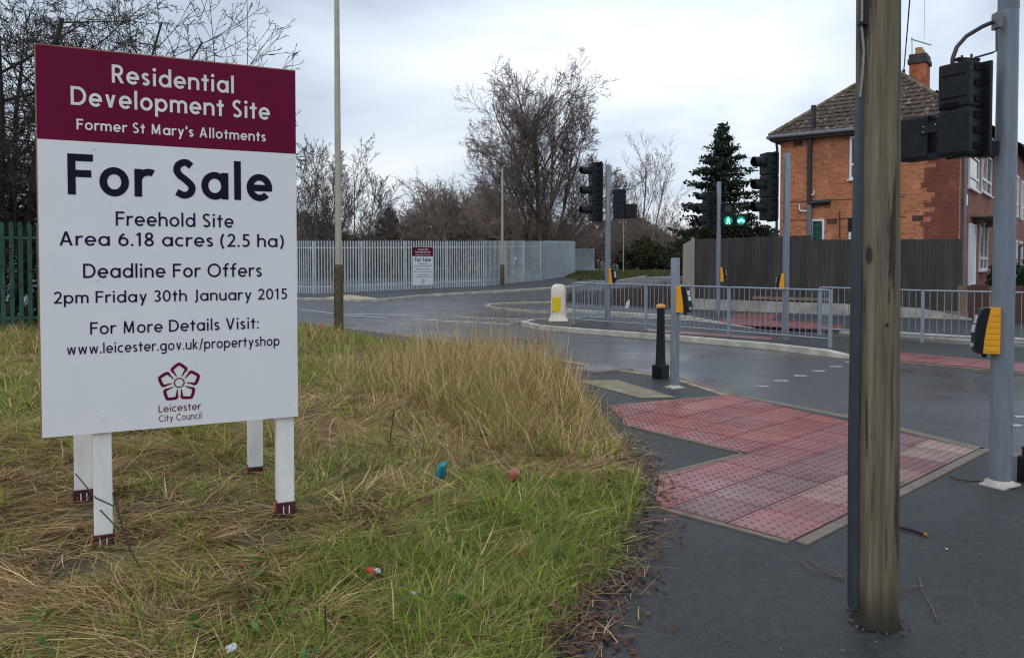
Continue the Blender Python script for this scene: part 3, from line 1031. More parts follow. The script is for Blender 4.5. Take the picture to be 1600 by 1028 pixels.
# ------------------------------------------------------------------ palisade fences
def palisade(name, label, pts, H, pitch, pw, m, group=None, zb=None, post_every=2.75, ncap=True):
    """pales on two rails between pts (x, y); each stretch stands on the ground"""
    o0 = Vector((pts[0][0], pts[0][1], 0))
    root = thing(name, label, 'fence', o0, 0, group)
    pm, rm = MB(), MB()
    for i in range(len(pts) - 1):
        a, b = Vector((*pts[i], 0)), Vector((*pts[i + 1], 0))
        L = (b - a).length
        d = (b - a).normalized()
        rz = math.atan2(d.y, d.x)
        nn = Vector((d.y, -d.x, 0))
        if nn.y > 0:
            nn = -nn
        k = max(1, round(L / post_every))
        for j in range(k + (1 if i == len(pts) - 2 else 0)):
            p = a + d * (L * j / k)
            g = zb(p) if zb else gz(p.y)
            mb = MB()
            mb.box(p - o0 + Vector((0, 0, g + H / 2 - .05)) - nn * .05, (.10, .06, H + .0), rz)
            mb.build('post', m, root)
        for zz in (.38, H - .36):
            ga, gb = (zb(a) if zb else gz(a.y)), (zb(b) if zb else gz(b.y))
            A_, B_ = a - o0 + Vector((0, 0, ga + zz)), b - o0 + Vector((0, 0, gb + zz))
            e = Vector((0, 0, .028))
            s_ = nn * .012
            vs = [A_ - e - s_, A_ + e - s_, A_ + e + s_, A_ - e + s_, B_ - e - s_, B_ + e - s_, B_ + e + s_, B_ - e + s_]
            rm.add(vs, [(0, 1, 5, 4), (1, 2, 6, 5), (2, 3, 7, 6), (3, 0, 4, 7), (0, 3, 2, 1), (4, 5, 6, 7)])
        q = int(L / pitch)
        for j in range(q):
            p = a + d * ((j + .5) * L / q) - o0 + nn * .016
            g = (zb(p + o0) if zb else gz((p + o0).y)) + .06
            h = H - .06 + random.uniform(-.012, .012)
            w = pw / 2
            # W-section pale with a rounded point
            prof = [(-w, 0), (-w * .5, .018), (0, .004), (w * .5, .018), (w, 0)]
            vs = []
            for z, sc in ((g, 1), (g + h - .07, 1), (g + h, .25)):
                for (x, y) in prof:
                    vs.append(p + d * (x * sc) + nn * y + Vector((0, 0, z)))
            fs = [(r * 5 + c, r * 5 + c + 1, r * 5 + c + 6, r * 5 + c + 5) for r in range(2) for c in range(4)]
            pm.add(vs, fs)
    pm.build('pales', m, root, fix=False)
    rm.build('rail', m, root)
    return root
random.seed(3)
P1, P2, P3, P4 = G(491, 461), G(757, 448.5), G(846, 439), G(881, 434)
P0 = Vector((P1.x - 2.6, P1.y + 1.8, 0))
PM1 = Vector((P0.x - 26, P0.y + 4, 0))
palisade('palisade_fence', 'long pale grey steel palisade fence across the road, carrying a small sale sign', [(p.x, p.y) for p in (PM1, P0, P1, P2, P3)], 2.62, .155, .075, M['palisade'])
palisade('palisade_fence', 'short pale grey palisade return running away beside the green bank', [(p.x, p.y) for p in (P3 + Vector((.05, .08, 0)), P4, P4 + Vector((1.4, 7.5, 0)))], 2.62, .095, .085, M['palisade_sheet'])
g0, g1 = G(896, 424.5), G(925, 423.5)
gate = thing('sheet_gate', 'plain pale grey sheet steel gate beyond the end of the palisade', 'gate', (g0.x, g0.y, g0.z))
gw, gh = g1.x - g0.x, ZAT(389, g0.y) - g0.z
for sx in (0, 1):
    mb = MB(); mb.box((gw * (.25 + .5 * sx), 0, gh / 2 + .05), (gw / 2 - .03, .04, gh)); mb.build('leaf', M['palisade_sheet'], gate)
for sx in (0, .5, 1):
    mb = MB(); mb.box((gw * sx, .06, gh / 2), (.10, .07, gh + .15)); mb.build('post', M['palisade'], gate)

# the small sign is fixed to the fence
ff = (P2 - P1).normalized()
def fence_hit(px, py, A, d, off):
    nn = Vector((d.y, -d.x, 0)).normalized()
    if nn.y > 0:
        nn = -nn
    o = Vector((A.x, A.y, 0)) + nn * off
    r = ray(px, py)
    e = Vector((0, 0, EYE))
    t = (o - e).dot(nn) / r.dot(nn)
    return e + r * t
fd = Vector((ff.x, ff.y, 0)).normalized()
q0 = fence_hit(645, 446, P1, fd, .05)
q1 = fence_hit(676.5, 446, P1, fd, .05)
q2 = fence_hit(645, 386.3, P1, fd, .05)
sm = thing('sale_sign', 'small white and maroon sale sign fixed to the grey palisade fence', 'sign', (q0.x, q0.y, 0), math.atan2(fd.y, fd.x))
sw2 = Vector((q1.x - q0.x, q1.y - q0.y, 0)).length
sign_face(sm, sw2, q2.z - q0.z, q0.z, sw2 / SW, 1.1)

# green palisade on the left behind the board
gl = [G(-260, 524), G(-60, 527), G(150, 519), G(230, 505)]
palisade('palisade_fence', 'dark green palisade fence under the tangled thorn tree', [(p.x, p.y) for p in gl], 2.5, .168, .088, M['greenfence'], zb=lambda p: 0.0)

# ------------------------------------------------------------------ lamp posts
b0 = G(529.5, 523)
lp = thing('lamp_post', 'tall cream lamp post with brown lower shaft at the grass edge', 'lamp post', b0)
mb = MB(); zc = ZAT(413, b0.y); mb.lathe([(.105, -.3), (.103, zc - .06), (.098, zc - .03), (.07, zc)], 20); mb.build('base_shaft', M['postbrown'], lp)
mb = MB(); mb.lathe([(.071, zc - .01), (.066, 5), (.05, 8.6)], 20); mb.tube([(0, 0, 8.6), (0, .0, 9.0), (.25, .4, 9.25), (.6, 1.0, 9.3)], [.05, .045, .04, .035], 10); mb.build('column', M['postcream'], lp)
mb = MB(); mb.box((.75, 1.25, 9.3), (.28, .7, .14), R(-31), bev=.04); mb.build('lantern', M['guttergrey'], lp)
b1 = G(785, 447.5)
lp2 = thing('lamp_post', 'slim pale lamp post in front of the far palisade fence', 'lamp post', b1)
hz = gz(b1.y)
zt = ZAT(262, b1.y) - hz
mb = MB(); mb.lathe([(.12, -.2), (.115, ZAT(416, b1.y) - hz), (.07, ZAT(413, b1.y) - hz)], 14); mb.build('base_shaft', M['postbrown'], lp2)
mb = MB(); mb.lathe([(.07, ZAT(414, b1.y) - hz), (.05, zt)], 12); mb.build('column', M['postcream'], lp2)
mb = MB(); mb.box((0, .16, zt + .03), (.16, .5, .08), bev=.03); mb.build('lantern', M['guttergrey'], lp2)
b1 = G(974, 427)
lp3 = thing('marker_post', 'thin pale post standing before the ivy bank', 'post', b1)
mb = MB(); mb.lathe([(.045, -.2), (.04, 3.5), (.035, ZAT(330, b1.y) - b1.z)], 8); mb.build('shaft', M['postcream'], lp3)
mb = MB(); mb.lathe([(.05, 0), (.05, .05), (.02, .08)], 8, (0, 0, ZAT(330, b1.y) - b1.z)); mb.build('cap', M['guttergrey'], lp3)

# ------------------------------------------------------------------ guard rails
def guard_rail(label, posts, H=1.03, zb=0.055, group=None, nb=18):
    o0 = Vector(posts[0])
    root = thing('guard_rail', label, 'railing', (o0.x, o0.y, 0), 0, group)
    bars = MB()
    for i, p in enumerate(posts):
        p = Vector(p) - Vector((o0.x, o0.y, 0))
        d = Vector(posts[min(i + 1, len(posts) - 1)]) - Vector(posts[max(0, i - 1)])
        z = p.z
        mb = MB(); mb.box((p.x, p.y, z + (H + .02) / 2 - .02), (.055, .055, H + .05), math.atan2(d.y, d.x)); mb.build('post', M['railgrey'], root)
    for i in range(len(posts) - 1):
        a = Vector(posts[i]) - Vector((o0.x, o0.y, 0))
        b = Vector(posts[i + 1]) - Vector((o0.x, o0.y, 0))
        d = (b - a).normalized()
        L = (b - a).length
        for zz, r in ((H, .019), (.13, .017)):
            mb = MB()
            mb.tube([a + d * .03 + Vector((0, 0, zz)), b - d * .03 + Vector((0, 0, zz))], r, 8)
            mb.build('rail', M['railgrey'], root)
        k = max(2, round(L / .125))
        for j in range(1, k):
            p = a + d * (L * j / k)
            bars.tube([p + Vector((0, 0, .13)), p + Vector((0, 0, H))], .0075, 6)
    bars.build('bars', M['railgrey'], root)
    return root
def isl_pt(px, py, z=.055):
    p = G(px, py, z)
    return Vector((p.x, p.y, z))
guard_rail('grey guard rail on the near edge of the island beside the cream bollard',
           [isl_pt(949, 497), isl_pt(896, 507), isl_pt(1009, 515.5), isl_pt(1138.5, 526.5), isl_pt(1297, 540.5)])
rp = [Vector((isl_pt(1281.5, 523.5, 0).x, isl_pt(1281.5, 523.5, 0).y, .0)), isl_pt(1441, 533.5, 0)]
d = rp[1] - rp[0]
guard_rail('grey guard rail along the back of the island, running out behind the wooden pole',
           [Vector((rp[0].x, rp[0].y, .02)), Vector((rp[1].x, rp[1].y, 0)), Vector((rp[1].x + d.x * .95, rp[1].y + d.y * .78, 0)), Vector((rp[1].x + d.x * 1.9, rp[1].y + d.y * 1.56, 0))])

# ------------------------------------------------------------------ bollards
bb = G(1032, 591)
bo = thing('bollard', 'black cast bollard with a gold cap beside the grey stub post', 'bollard', bb)
hh = ZAT(476, bb.y)
mb = MB(); mb.box((0, 0, .085), (.17, .17, .21), R(40), bev=.012); mb.build('plinth', M['blackpaint'], bo)
mb = MB(); mb.lathe([(.075, .185), (.075, .2), (.070, .22), (.058, hh * .6), (.052, hh - .06), (.052, hh - .05)], 12); mb.build('shaft', M['blackpaint'], bo)
mb = MB(); mb.lathe([(.052, hh - .05), (.066, hh - .045), (.066, hh - .02), (.055, hh), (.02, hh + .008)], 18); mb.build('cap', M['gold'], bo)
bb = G(1607, 752)
bo = thing('bollard', 'black bollard cut off by the right edge of the picture', 'bollard', bb)
hh2 = ZAT(702, bb.y)
mb = MB(); mb.box((0, 0, .085), (.12, .12, .21), R(40), bev=.012); mb.build('plinth', M['blackpaint'], bo)
mb = MB(); mb.lathe([(.045, .185), (.043, hh2)], 12); mb.build('shaft', M['blackpaint'], bo)
mb = MB(); mb.lathe([(.043, hh2), (.05, hh2 + .01), (.03, hh2 + .025)], 16); mb.build('cap', M['blackpaint'], bo)
bb = G(872.5, 501.5, .05)
kb = thing('keep_left_bollard', 'squat cream island bollard with a yellow reflective patch', 'bollard', bb, R(-2))
top = ZAT(444, bb.y) - bb.z
def rr_sect(w, dpt, n=24, p=3.2):
    return [(w * math.copysign(abs(math.cos(2 * PI * i / n)) ** (2 / p), math.cos(2 * PI * i / n)), dpt * math.copysign(abs(math.sin(2 * PI * i / n)) ** (2 / p), math.sin(2 * PI * i / n))) for i in range(n)]
mb = MB()
n = 24
prof = [(.27, .21, -.04), (.27, .21, .015), (.255, .19, .04), (.215, .145, .12), (.203, .13, .22), (.20, .125, top * .6), (.195, .12, top * .84), (.175, .105, top * .93), (.13, .08, top * .985), (.07, .04, top)]
for (w, dp, z) in prof:
    mb.v += [(x, y, z) for x, y in rr_sect(w, dp)]
for i in range(len(prof) - 1):
    for j in range(n):
        mb.f.append((i * n + j, i * n + (j + 1) % n, (i + 1) * n + (j + 1) % n, (i + 1) * n + j)); mb.smooth.append(True)
mb.f.append(tuple(range((len(prof) - 1) * n, len(prof) * n))); mb.smooth.append(True)
mb.build('shell', M['cream'], kb)
mb = MB()
yp = [(-.18, top * .66), (.06, top * .66)] + [(.06 - .12 * (1 - math.cos(w)) , top * .30 - .11 * math.sin(w)) for w in [PI * i / 10 for i in range(11)]] + [(-.18, top * .3)]
yp = [(-.175, top * .655), (.055, top * .655), (.055, top * .34), (.02, top * .26), (-.06, top * .225), (-.14, top * .26), (-.175, top * .34)]
mb.prism(yp, lambda p: (p[0], -.135, p[1]), lambda p: (p[0], -.11, p[1]))
mb.build('reflective_patch', M['yellow_refl'], kb)
mb = MB(); mb.box((-.06, -.12, top * .44), (.20, .012, .40)); mb.build('patch_backing', M['guttergrey'], kb)

# ------------------------------------------------------------------ signal equipment
def push_button(label, loc, rz, H=.33, group=None, disp=True):
    """local +x is the way the face points; hangs off a pole at the origin"""
    r = thing('push_button', label, 'push button', loc, rz, group)
    w = .062
    k = H / .33
    def Q(poly, y0, y1, name, m):
        mb = MB()
        mb.prism(poly, lambda p: (p[0], y0, p[1]), lambda p: (p[0], y1, p[1]))
        return mb.build(name, m, r)
    yel = [(.0, 0), (.105, 0), (.10, .08), (.088, .18), (.072, .27), (.062, .33), (.0, .335)]
    blk = [(.106, -.006), (.145, .0), (.158, .07), (.155, .16), (.140, .25), (.118, .315), (.095, .33), (.064, .332), (.074, .27), (.090, .18), (.102, .08)]
    hs = Q([(x, z * k) for x, z in yel], -w, w, 'housing', M['yellow'])
    mb = MB()
    for i in range(7):
        z = (.03 + .043 * i) * k
        xe = .100 - .042 * (z / H) ** 1.3
        for sy in (-1, 1):
            mb.box((.05 + (xe - .1) * .5, sy * (w + .0015), z), (xe * .86, .005, .030 * k), bev=.002)
    mb.build('rib', M['yellow'], hs)
    f = Q([(x, z * k) for x, z in blk], -w - .004, w + .004, 'face', M['black'])
    mb = MB()
    mb.prism([(-.035, .215 * k), (.035, .215 * k), (.035, .275 * k), (-.035, .275 * k)], lambda p: (.160 - (p[1] / k - .16) * .19, p[0], p[1]), lambda p: (.150 - (p[1] / k - .16) * .19, p[0], p[1]))
    mb.prism([(-.035, .150 * k), (.035, .150 * k), (.035, .205 * k), (-.035, .205 * k)], lambda p: (.163 - (p[1] / k - .16) * .15, p[0], p[1]), lambda p: (.150 - (p[1] / k - .16) * .15, p[0], p[1]))
    mb.build('instruction_panel', M['label'], f)
    mb = MB(); mb.tube([(.155, 0, .05 * k), (.175, 0, .05 * k)], .022, 16); mb.build('button', M['steel'], f)
    mb = MB(); mb.tube([(.09, .02, 0), (.09, .02, -.03)], .016, 10); mb.build('tactile_cone', M['black'], r)
    return r
def visor(mb, c, dirx, r, L):
    """half-hooded tube along +x"""
    n = 18
    vs, fs = [], []
    for s, (x, k) in enumerate(((0, 1.0), (L, .96))):
        for j in range(n + 1):
            w = R(-35) + R(250) * j / n
            xx = x * (1 - .35 * max(0, -math.sin(w)))
            vs.append((c[0] + xx * dirx, c[1] + r * k * math.cos(w), c[2] + r * k * math.sin(w)))
    for j in range(n):
        fs.append((j, j + 1, n + 2 + j, n + 1 + j))
    inner = [(v[0], c[1] + (v[1] - c[1]) * .93, c[2] + (v[2] - c[2]) * .93) for v in vs]
    mb.add(vs, fs, True)
    mb.add(inner, [f[::-1] for f in fs], True)
def signal_head(label, loc, rz, H, W, D, lit=None, group=None, boards=True):
    """three-aspect head; local +x is the way it shines; z runs from 0 (foot) to H"""
    r = thing('traffic_signal', label, 'traffic signal', loc, rz, group)
    mb = MB()
    for i in range(3):
        mb.box((0, 0, H * (i + .5) / 3), (D, W, H / 3 - .012), bev=.02)
    mb.box((0, 0, H / 2), (D * .85, W * .85, H - .05))
    body = mb.build('body', M['black'], r)
    mb = MB()
    k = 9
    for i in range(k):
        z = H * (i + .6) / k
        for sy in (-1, 1):
            mb.box((-.01, sy * (W / 2 + .004), z), (D * .26, .016, H / k * .42), bev=.004)
    mb.build('vent_rib', M['black2'], body)
    mb = MB(); mb.box((-D * .30, 0, H / 2), (.025, W * 1.28, H * 1.03), bev=.008); mb.build('backing_board', M['black'], r)
    for i in range(3):
        z = H * (i + .55) / 3
        ln = MB(); ln.lathe([(W * .36, D / 2), (W * .30, D / 2 + .02), (W * .12, D / 2 + .03)], 18)
        ln.v = [(v[2], v[0], v[1] + z) for v in ln.v]
        ln.build('lens', M['lens_off'], r)
        mb = MB(); visor(mb, (D / 2, 0, z), 1, W * .40, D * .85); mb.build('visor', M['black'], r, fix=False)
    return r
MAN = [(-.03, .10), (.03, .10), (.035, .14), (0, .175), (-.035, .14)]
def ped_head(label, loc, rz, H, W, D, lit=False, side=1, group=None, bw=None, gap=.004, board=False):
    """two aspects one above the other with a third beside the lower one; shines along +x"""
    r = thing('crossing_signal', label, 'crossing signal', loc, rz, group)
    bw = bw or W
    mb = MB()
    for i in range(2):
        mb.box((0, 0, H * (i + .5) / 2), (D, W, H / 2 - .008), bev=.018)
    mb.box((0, 0, H / 2), (D * .9, W * .9, H - .04))
    body = mb.build('body', M['black'], r)
    mb = MB()
    for i in range(6):
        for sy in (-1, 1):
            mb.box((0, sy * (W / 2 + .003), H * (i + .55) / 6), (D * .34, .014, H / 6 * .45), bev=.004)
    mb.build('vent_rib', M['black2'], body)
    yb = side * (W / 2 + bw / 2 + gap)
    if gap > .02:
        mb = MB()
        for z, hh_ in ((H * .36, H * .11), (H * .035, H * .05)):
            mb.box((-D * .1, side * (W / 2 + gap / 2), z), (D * .5, gap + .03, hh_))
        mb.box((-D * .42, side * (W / 2 + gap / 2 - .01), H * .33), (.012, gap + .13, H * .10))
        mb.build('bridge_plate', M['black'], r)
        mb = MB()
        for yy, zz in ((W / 2 - .02, .36), (W / 2 - .02, .30), (W / 2 + gap + .025, .36), (W / 2 + gap + .025, .30), (W / 2 + .02, .365)):
            mb.box((-D * .42 - .009, side * yy, H * zz), (.006, .007, .007))
        mb.build('rivet', M['label'], r)
        mb = MB()
        mb.box((-D / 2 - .002, 0, H * .62), (.006, W * .8, .008)); mb.box((-D / 2 - .002, 0, H * .86), (.006, W * .8, .008)); mb.box((-D / 2 - .004, W * .1, H * .54), (.012, W * .5, H * .06), bev=.003)
        mb.build('back_rib', M['black2'], r)
    if board:
        mb = MB(); mb.box((D * .44, 0, H / 2), (.03, W * 1.42, H * 1.0), bev=.008); mb.build('backing_board', M['black'], r)
    mb = MB(); mb.box((0, yb, H * .25), (D * .8, bw, H / 2 - .01), bev=.018); sd = mb.build('side_body', M['black'], r)
    for (y, z, on, kind) in ((0, H * .75, False, ''), (0, H * .25, lit, 'man'), (yb, H * .25, lit, 'bike')):
        q = W * .36
        mb = MB(); mb.lathe([(q, 0), (q * .9, .015)], 20); mb.v = [(D / 2 * (.8 if kind == 'bike' else 1) + v[2], y + v[0], z + v[1]) for v in mb.v]
        l = mb.build('lens', M['green_glow'] if on else M['lens_off'], r)
        xx = D / 2 * (.8 if kind == 'bike' else 1) + .018
        if on and kind == 'man':
            mb = MB()
            S_ = q / .5
            def F(pl):
                mb.add([(xx, y + a * S_, z + b * S_) for a, b in pl], [tuple(range(len(pl)))])
            F([(.07 * math.cos(i * PI / 5), .30 + .07 * math.sin(i * PI / 5)) for i in range(10)])
            F([(-.10, .20), (.09, .20), (.10, -.04), (-.08, -.04)])
            F([(-.08, -.05), (.03, -.05), (-.12, -.38), (-.22, -.36)])
            F([(.0, -.05), (.10, -.05), (.22, -.34), (.12, -.38)])
            F([(.10, .20), (.22, .0), (.17, -.03), (.08, .10)])
            F([(-.10, .20), (-.22, .02), (-.17, -.02), (-.08, .10)])
            mb.build('walking_figure', M['green_lamp'], l, fix=False)
        if on and kind == 'bike':
            mb = MB()
            S_ = q / .5
            for cx_ in (-.22, .22):
                ring = [(y + (cx_ + .15 * math.cos(i * PI / 8)) * S_, z + (-.08 + .15 * math.sin(i * PI / 8)) * S_) for i in range(16)]
                vs = []
                for i, (a, b) in enumerate(ring):
                    vs += [(xx, a, b), (xx, y + (cx_ + .07 * math.cos(i * PI / 8)) * S_, z + (-.08 + .07 * math.sin(i * PI / 8)) * S_)]
                mb.add(vs, [(2 * i, 2 * i + 1, 2 * ((i + 1) % 16) + 1, 2 * ((i + 1) % 16)) for i in range(16)])
            for a, b in (((-.22, -.08), (-.10, .16)), ((-.10, .14), (.14, .14)), ((.22, -.08), (.12, .22)), ((-.10, .14), (.02, -.08)), ((.02, -.08), (.14, .14))):
                d = Vector((b[0] - a[0], b[1] - a[1])).normalized()
                nx, ny = -d.y * .03, d.x * .03
                mb.add([(xx + .001, y + (p + s * nx) * S_, z + (q_ + s * ny) * S_) for p, q_, s in ((a[0], a[1], 1), (a[0], a[1], -1), (b[0], b[1], -1), (b[0], b[1], 1))], [(0, 1, 2, 3)])
            mb.build('cycle_figure', M['green_lamp'], l, fix=False)
        mb = MB(); visor(mb, (D / 2 * (.8 if kind == 'bike' else 1), y, z), 1, W * .41, D * .35); mb.build('visor', M['black'], r, fix=False)
    return r
def pole(label, base, r0, topz, r1=None, name='signal_pole', collar=True, m='polegrey', seam=None):
    r = thing(name, label, 'pole', base)
    h = topz - base.z
    mb = MB(); mb.lathe([(r0, -.25), (r0, h * .5), (r1 or r0, h - .01), ((r1 or r0) * .8, h)], 24); mb.build('shaft', M[m], r)
    if collar:
        mb = MB()
        mb.box((0, 0, .008), (r0 * 3.2, r0 * 3.0, .02), R(25), bev=.006)
        mb.lathe([(r0 * 1.35, .0), (r0 * 1.3, .03), (r0 * 1.02, .04)], 20)
        mb.build('base_plate', M['kerb'] if m == 'polegrey' else M[m], r)
    return r

# pole with the near push button (stub post)
pE = G(1054, 606)
pole('short grey stub post carrying a push button beside the gold-capped bollard', pE, 14.2 / 2 / FPX * pE.y * 1.0 * .98, ZAT(403, pE.y))
push_button('black and yellow push button facing right on the short stub post', Vector((pE.x + .035, pE.y - .02, ZAT(487.5, pE.y))), R(-38), (487.5 - 447) / FPX * pE.y)
# pole A
pA = G(949.5, 504.5, .055)
pole('grey signal pole on the island left of the stub post, with signals on both sides', pA, .072, ZAT(258, pA.y), .066, collar=False)
zA = ZAT(346, pA.y)
signal_head('tall black traffic signal seen side-on, left of the far island pole', Vector((AT(931, 300, pA.y).x, pA.y + .05, zA)), R(195), ZAT(254, pA.y) - zA, .30, .30)
zA2 = ZAT(342, pA.y)
ped_head('black crossing signal turned away on the right of the far island pole', Vector((AT(968.5, 300, pA.y).x, pA.y + .02, zA2)), R(70), ZAT(296, pA.y) - zA2, .30, .22, side=-1, bw=.28)
push_button('push button halfway up the far island pole, facing right', Vector((pA.x + .05, pA.y - .03, ZAT(444.5, pA.y))), R(-38), (444.5 - 420) / FPX * pA.y)
# pole B on the far footway
pB = G(1122, 492, .035)
pole('grey signal pole on the far footway carrying the lit green crossing signal', pB, .065, ZAT(284, pB.y), .062, collar=False)
zB = ZAT(357, pB.y)
signal_head('black traffic signal side-on in front of the dark conifer', Vector((AT(1107, 330, pB.y).x, pB.y + .05, zB)), R(190), ZAT(300, pB.y) - zB, .28, .26)
zB2 = ZAT(354.5, pB.y)
ped_head('crossing signal with its green man and green cycle lit', Vector((AT(1137, 330, pB.y).x, pB.y - .02, zB2)), R(-100), ZAT(317, pB.y) - zB2, .37, .22, lit=True, side=1, bw=.36)
push_button('small push button on the far footway pole before the dark fence', Vector((pB.x + .06, pB.y - .03, ZAT(440, pB.y))), R(-25), (440 - 418) / FPX * pB.y)
# pole C on the island
pC = G(1227, 526.5, .055)
pole('grey signal pole on the island between the railings and the brick house', pC, 10.3 / 2 / FPX * pC.y, ZAT(240, pC.y), collar=False)
zC = ZAT(344.5, pC.y)
signal_head('large black traffic signal side-on with three hooded lamps, before the brick house', Vector((AT(1203, 300, pC.y).x, pC.y + .06, zC)), R(192), ZAT(238.5, pC.y) - zC, .32, .27)
push_button('yellow sided push button facing left on the island pole', Vector((pC.x - .05, pC.y - .04, ZAT(453, pC.y))), R(165), (453 - 428) / FPX * pC.y)
# pole F, mostly behind the wooden pole
pF = G(1347, 512, .035)
pole('grey signal pole almost hidden behind the wooden pole', pF, .065, ZAT(290, pF.y), collar=False)
push_button('push button peeping out left of the wooden pole', Vector((pF.x - .03, pF.y - .04, ZAT(446, pF.y))), R(165), (446 - 424) / FPX * pF.y)
zF = ZAT(363, pF.y)
ped_head('lit green crossing signal peeping out left of the wooden pole', Vector((AT(1360, 340, pF.y).x, pF.y - .12, zF)), R(-100), .70, .36, .2, lit=True, side=-1, bw=.36)
# pole D, near right
pD = G(1562.5, 758, 0)
rD = 31.5 / 2 / FPX * pD.y
zs = ZAT(17, pD.y)
pdr = thing('signal_pole', 'thick grey signal pole on the near footway at the right', 'pole', pD)
mb = MB(); mb.lathe([(rD, -.25), (rD * 1.0, 1.6), (rD * .91, zs)], 32); mb.build('shaft', M['polegrey'], pdr)
mb = MB(); mb.lathe([(rD * .915, zs), (rD * .94, zs + .006), (rD * .94, zs + .9), (rD * .8, zs + .92)], 32); mb.build('sleeve', M['polegrey'], pdr)
mb = MB()
mb.box((-.0, 0, .006), (.235, .17, .02), R(30), bev=.006)
mb.lathe([(rD * 1.42, .012), (rD * 1.40, .026), (rD * 1.02, .045)], 24)
mb.build('base_plate', M['kerb'], pdr)
push_button('large yellow and black push button facing left on the thick near pole', Vector((pD.x - rD * .7, pD.y - .03, ZAT(551, pD.y))), R(160), (551 - 480.5) / FPX * pD.y)
YD = pD.y - .06
zD = ZAT(243, YD)
hD = ZAT(97, YD) - zD
wD = 39 / FPX * YD
cD = AT(1508, 200, YD)
pdh = ped_head('big black crossing signal seen from behind beside the thick near pole', Vector((cD.x, YD + .05, zD)), R(28), hD, .225, .20, side=1, bw=.25, gap=.085, board=True)
# brackets from the pole
br = thing('signal_bracket', 'brown tube bracket looping from the thick pole to the signal top', 'bracket', pD)
def rel(px, py, Y):
    return AT(px, py, Y) - pD
top0 = rel(1556, 33, pD.y - .03)
mb = MB(); mb.tube([top0, rel(1535, 42, pD.y - .03), rel(1510, 57, pD.y - .04), rel(1495, 74, pD.y - .05), rel(1488.5, 92, pD.y - .05), rel(1488, 104, pD.y - .05), rel(1495, 116, pD.y - .04)], .0145, 12); mb.build('tube', M['rustpipe'], br)
mb = MB(); mb.tube([rel(1557, 40, pD.y - .05), rel(1557, 80, pD.y - .05), rel(1550, 83, pD.y - .05), rel(1522, 91, pD.y - .03)], .007, 8); mb.build('rod', M['rustpipe'], br)
mb = MB(); mb.box(rel(1558, 33, pD.y - .05), (.03, .09, .115), bev=.006); mb.build('clamp', M['guttergrey'], br)
mb = MB(); mb.box(rel(1511, 94, YD + .03), (.17, .05, .02), R(10)); mb.tube([rel(1503, 92, YD), rel(1503, 87, YD)], .008, 8); mb.tube([rel(1518, 90, YD), rel(1518, 85, YD)], .008, 8); mb.build('top_plate', M['black'], br)
mb = MB(); mb.box(rel(1522, 243, YD + .05), (.26, .10, .02), R(8)); mb.box(rel(1549, 232, pD.y), (.05, .10, .09)); mb.tube([rel(1530, 243, YD), rel(1556, 238, pD.y - .03)], .012, 8); mb.build('foot_plate', M['black'], br)

# ------------------------------------------------------------------ wooden utility pole
pW = G(1368, 972, 0)
up = thing('utility_pole', 'weathered brown wooden utility pole on the near footway', 'utility pole', pW)
rW = 65.5 / 2 / FPX * pW.y
m, n, b = newmat('pole_wood')
co = objco(n, (24, 24, 0.7))
f = noise(n, 1.0, 6, 0.65, co, 0.6)
f2 = noise(n, 2.0, 5, 0.62, objco(n, (9, 9, .45)), 0.4)
f3 = noise(n, 2.0, 4, 0.6, objco(n, (1, 1, .5)))
c = ramp(n, f, (0.30, (0.085, 0.064, 0.042)), (0.48, (0.155, 0.122, 0.082)), (0.72, (0.24, 0.195, 0.140)))
c = mixc(n, ramp(n, f3, (0.45, 0.0), (0.7, 0.4)), c, (0.100, 0.090, 0.036))
c = mixc(n, 1.0, c, ramp(n, noise(n, 1.0, 4, 0.7, objco(n, (70, 70, 2.2))), (0.3, 0.68), (0.7, 1.28)), 'MULTIPLY')
c = mixc(n, ramp(n, f2, (0.555, 0.0), (0.62, 0.9)), c, (0.018, 0.014, 0.010))
xs_ = n.nodes.new('ShaderNodeSeparateXYZ'); lk(n, objco(n), xs_.inputs[0])
gm = n.nodes.new('ShaderNodeMath'); gm.operation = 'MULTIPLY'
lk(n, ramp(n, xs_.outputs[0], (0.0, 0.0), (0.075, 0.55)), gm.inputs[0]); lk(n, ramp(n, noise(n, 6, 4, 0.6, objco(n, (1, 1, .3))), (0.35, 0.3), (0.6, 1.0)), gm.inputs[1])
c = mixc(n, gm.outputs[0], c, (0.060, 0.066, 0.022))
sp = n.nodes.new('ShaderNodeTexCoord')
sx = n.nodes.new('ShaderNodeSeparateXYZ')
lk(n, sp.outputs['Object'], sx.inputs[0])
ad = n.nodes.new('ShaderNodeMath'); ad.operation = 'ADD'
ms = n.nodes.new('ShaderNodeMath'); ms.operation = 'MULTIPLY'; ms.inputs[1].default_value = .28
lk(n, f2, ms.inputs[0]); lk(n, sx.outputs[2], ad.inputs[0]); lk(n, ms.outputs[0], ad.inputs[1])
c = mixc(n, ramp(n, ad.outputs[0], (0.17, 0.85), (0.33, 0.0)), c, (0.024, 0.018, 0.010))
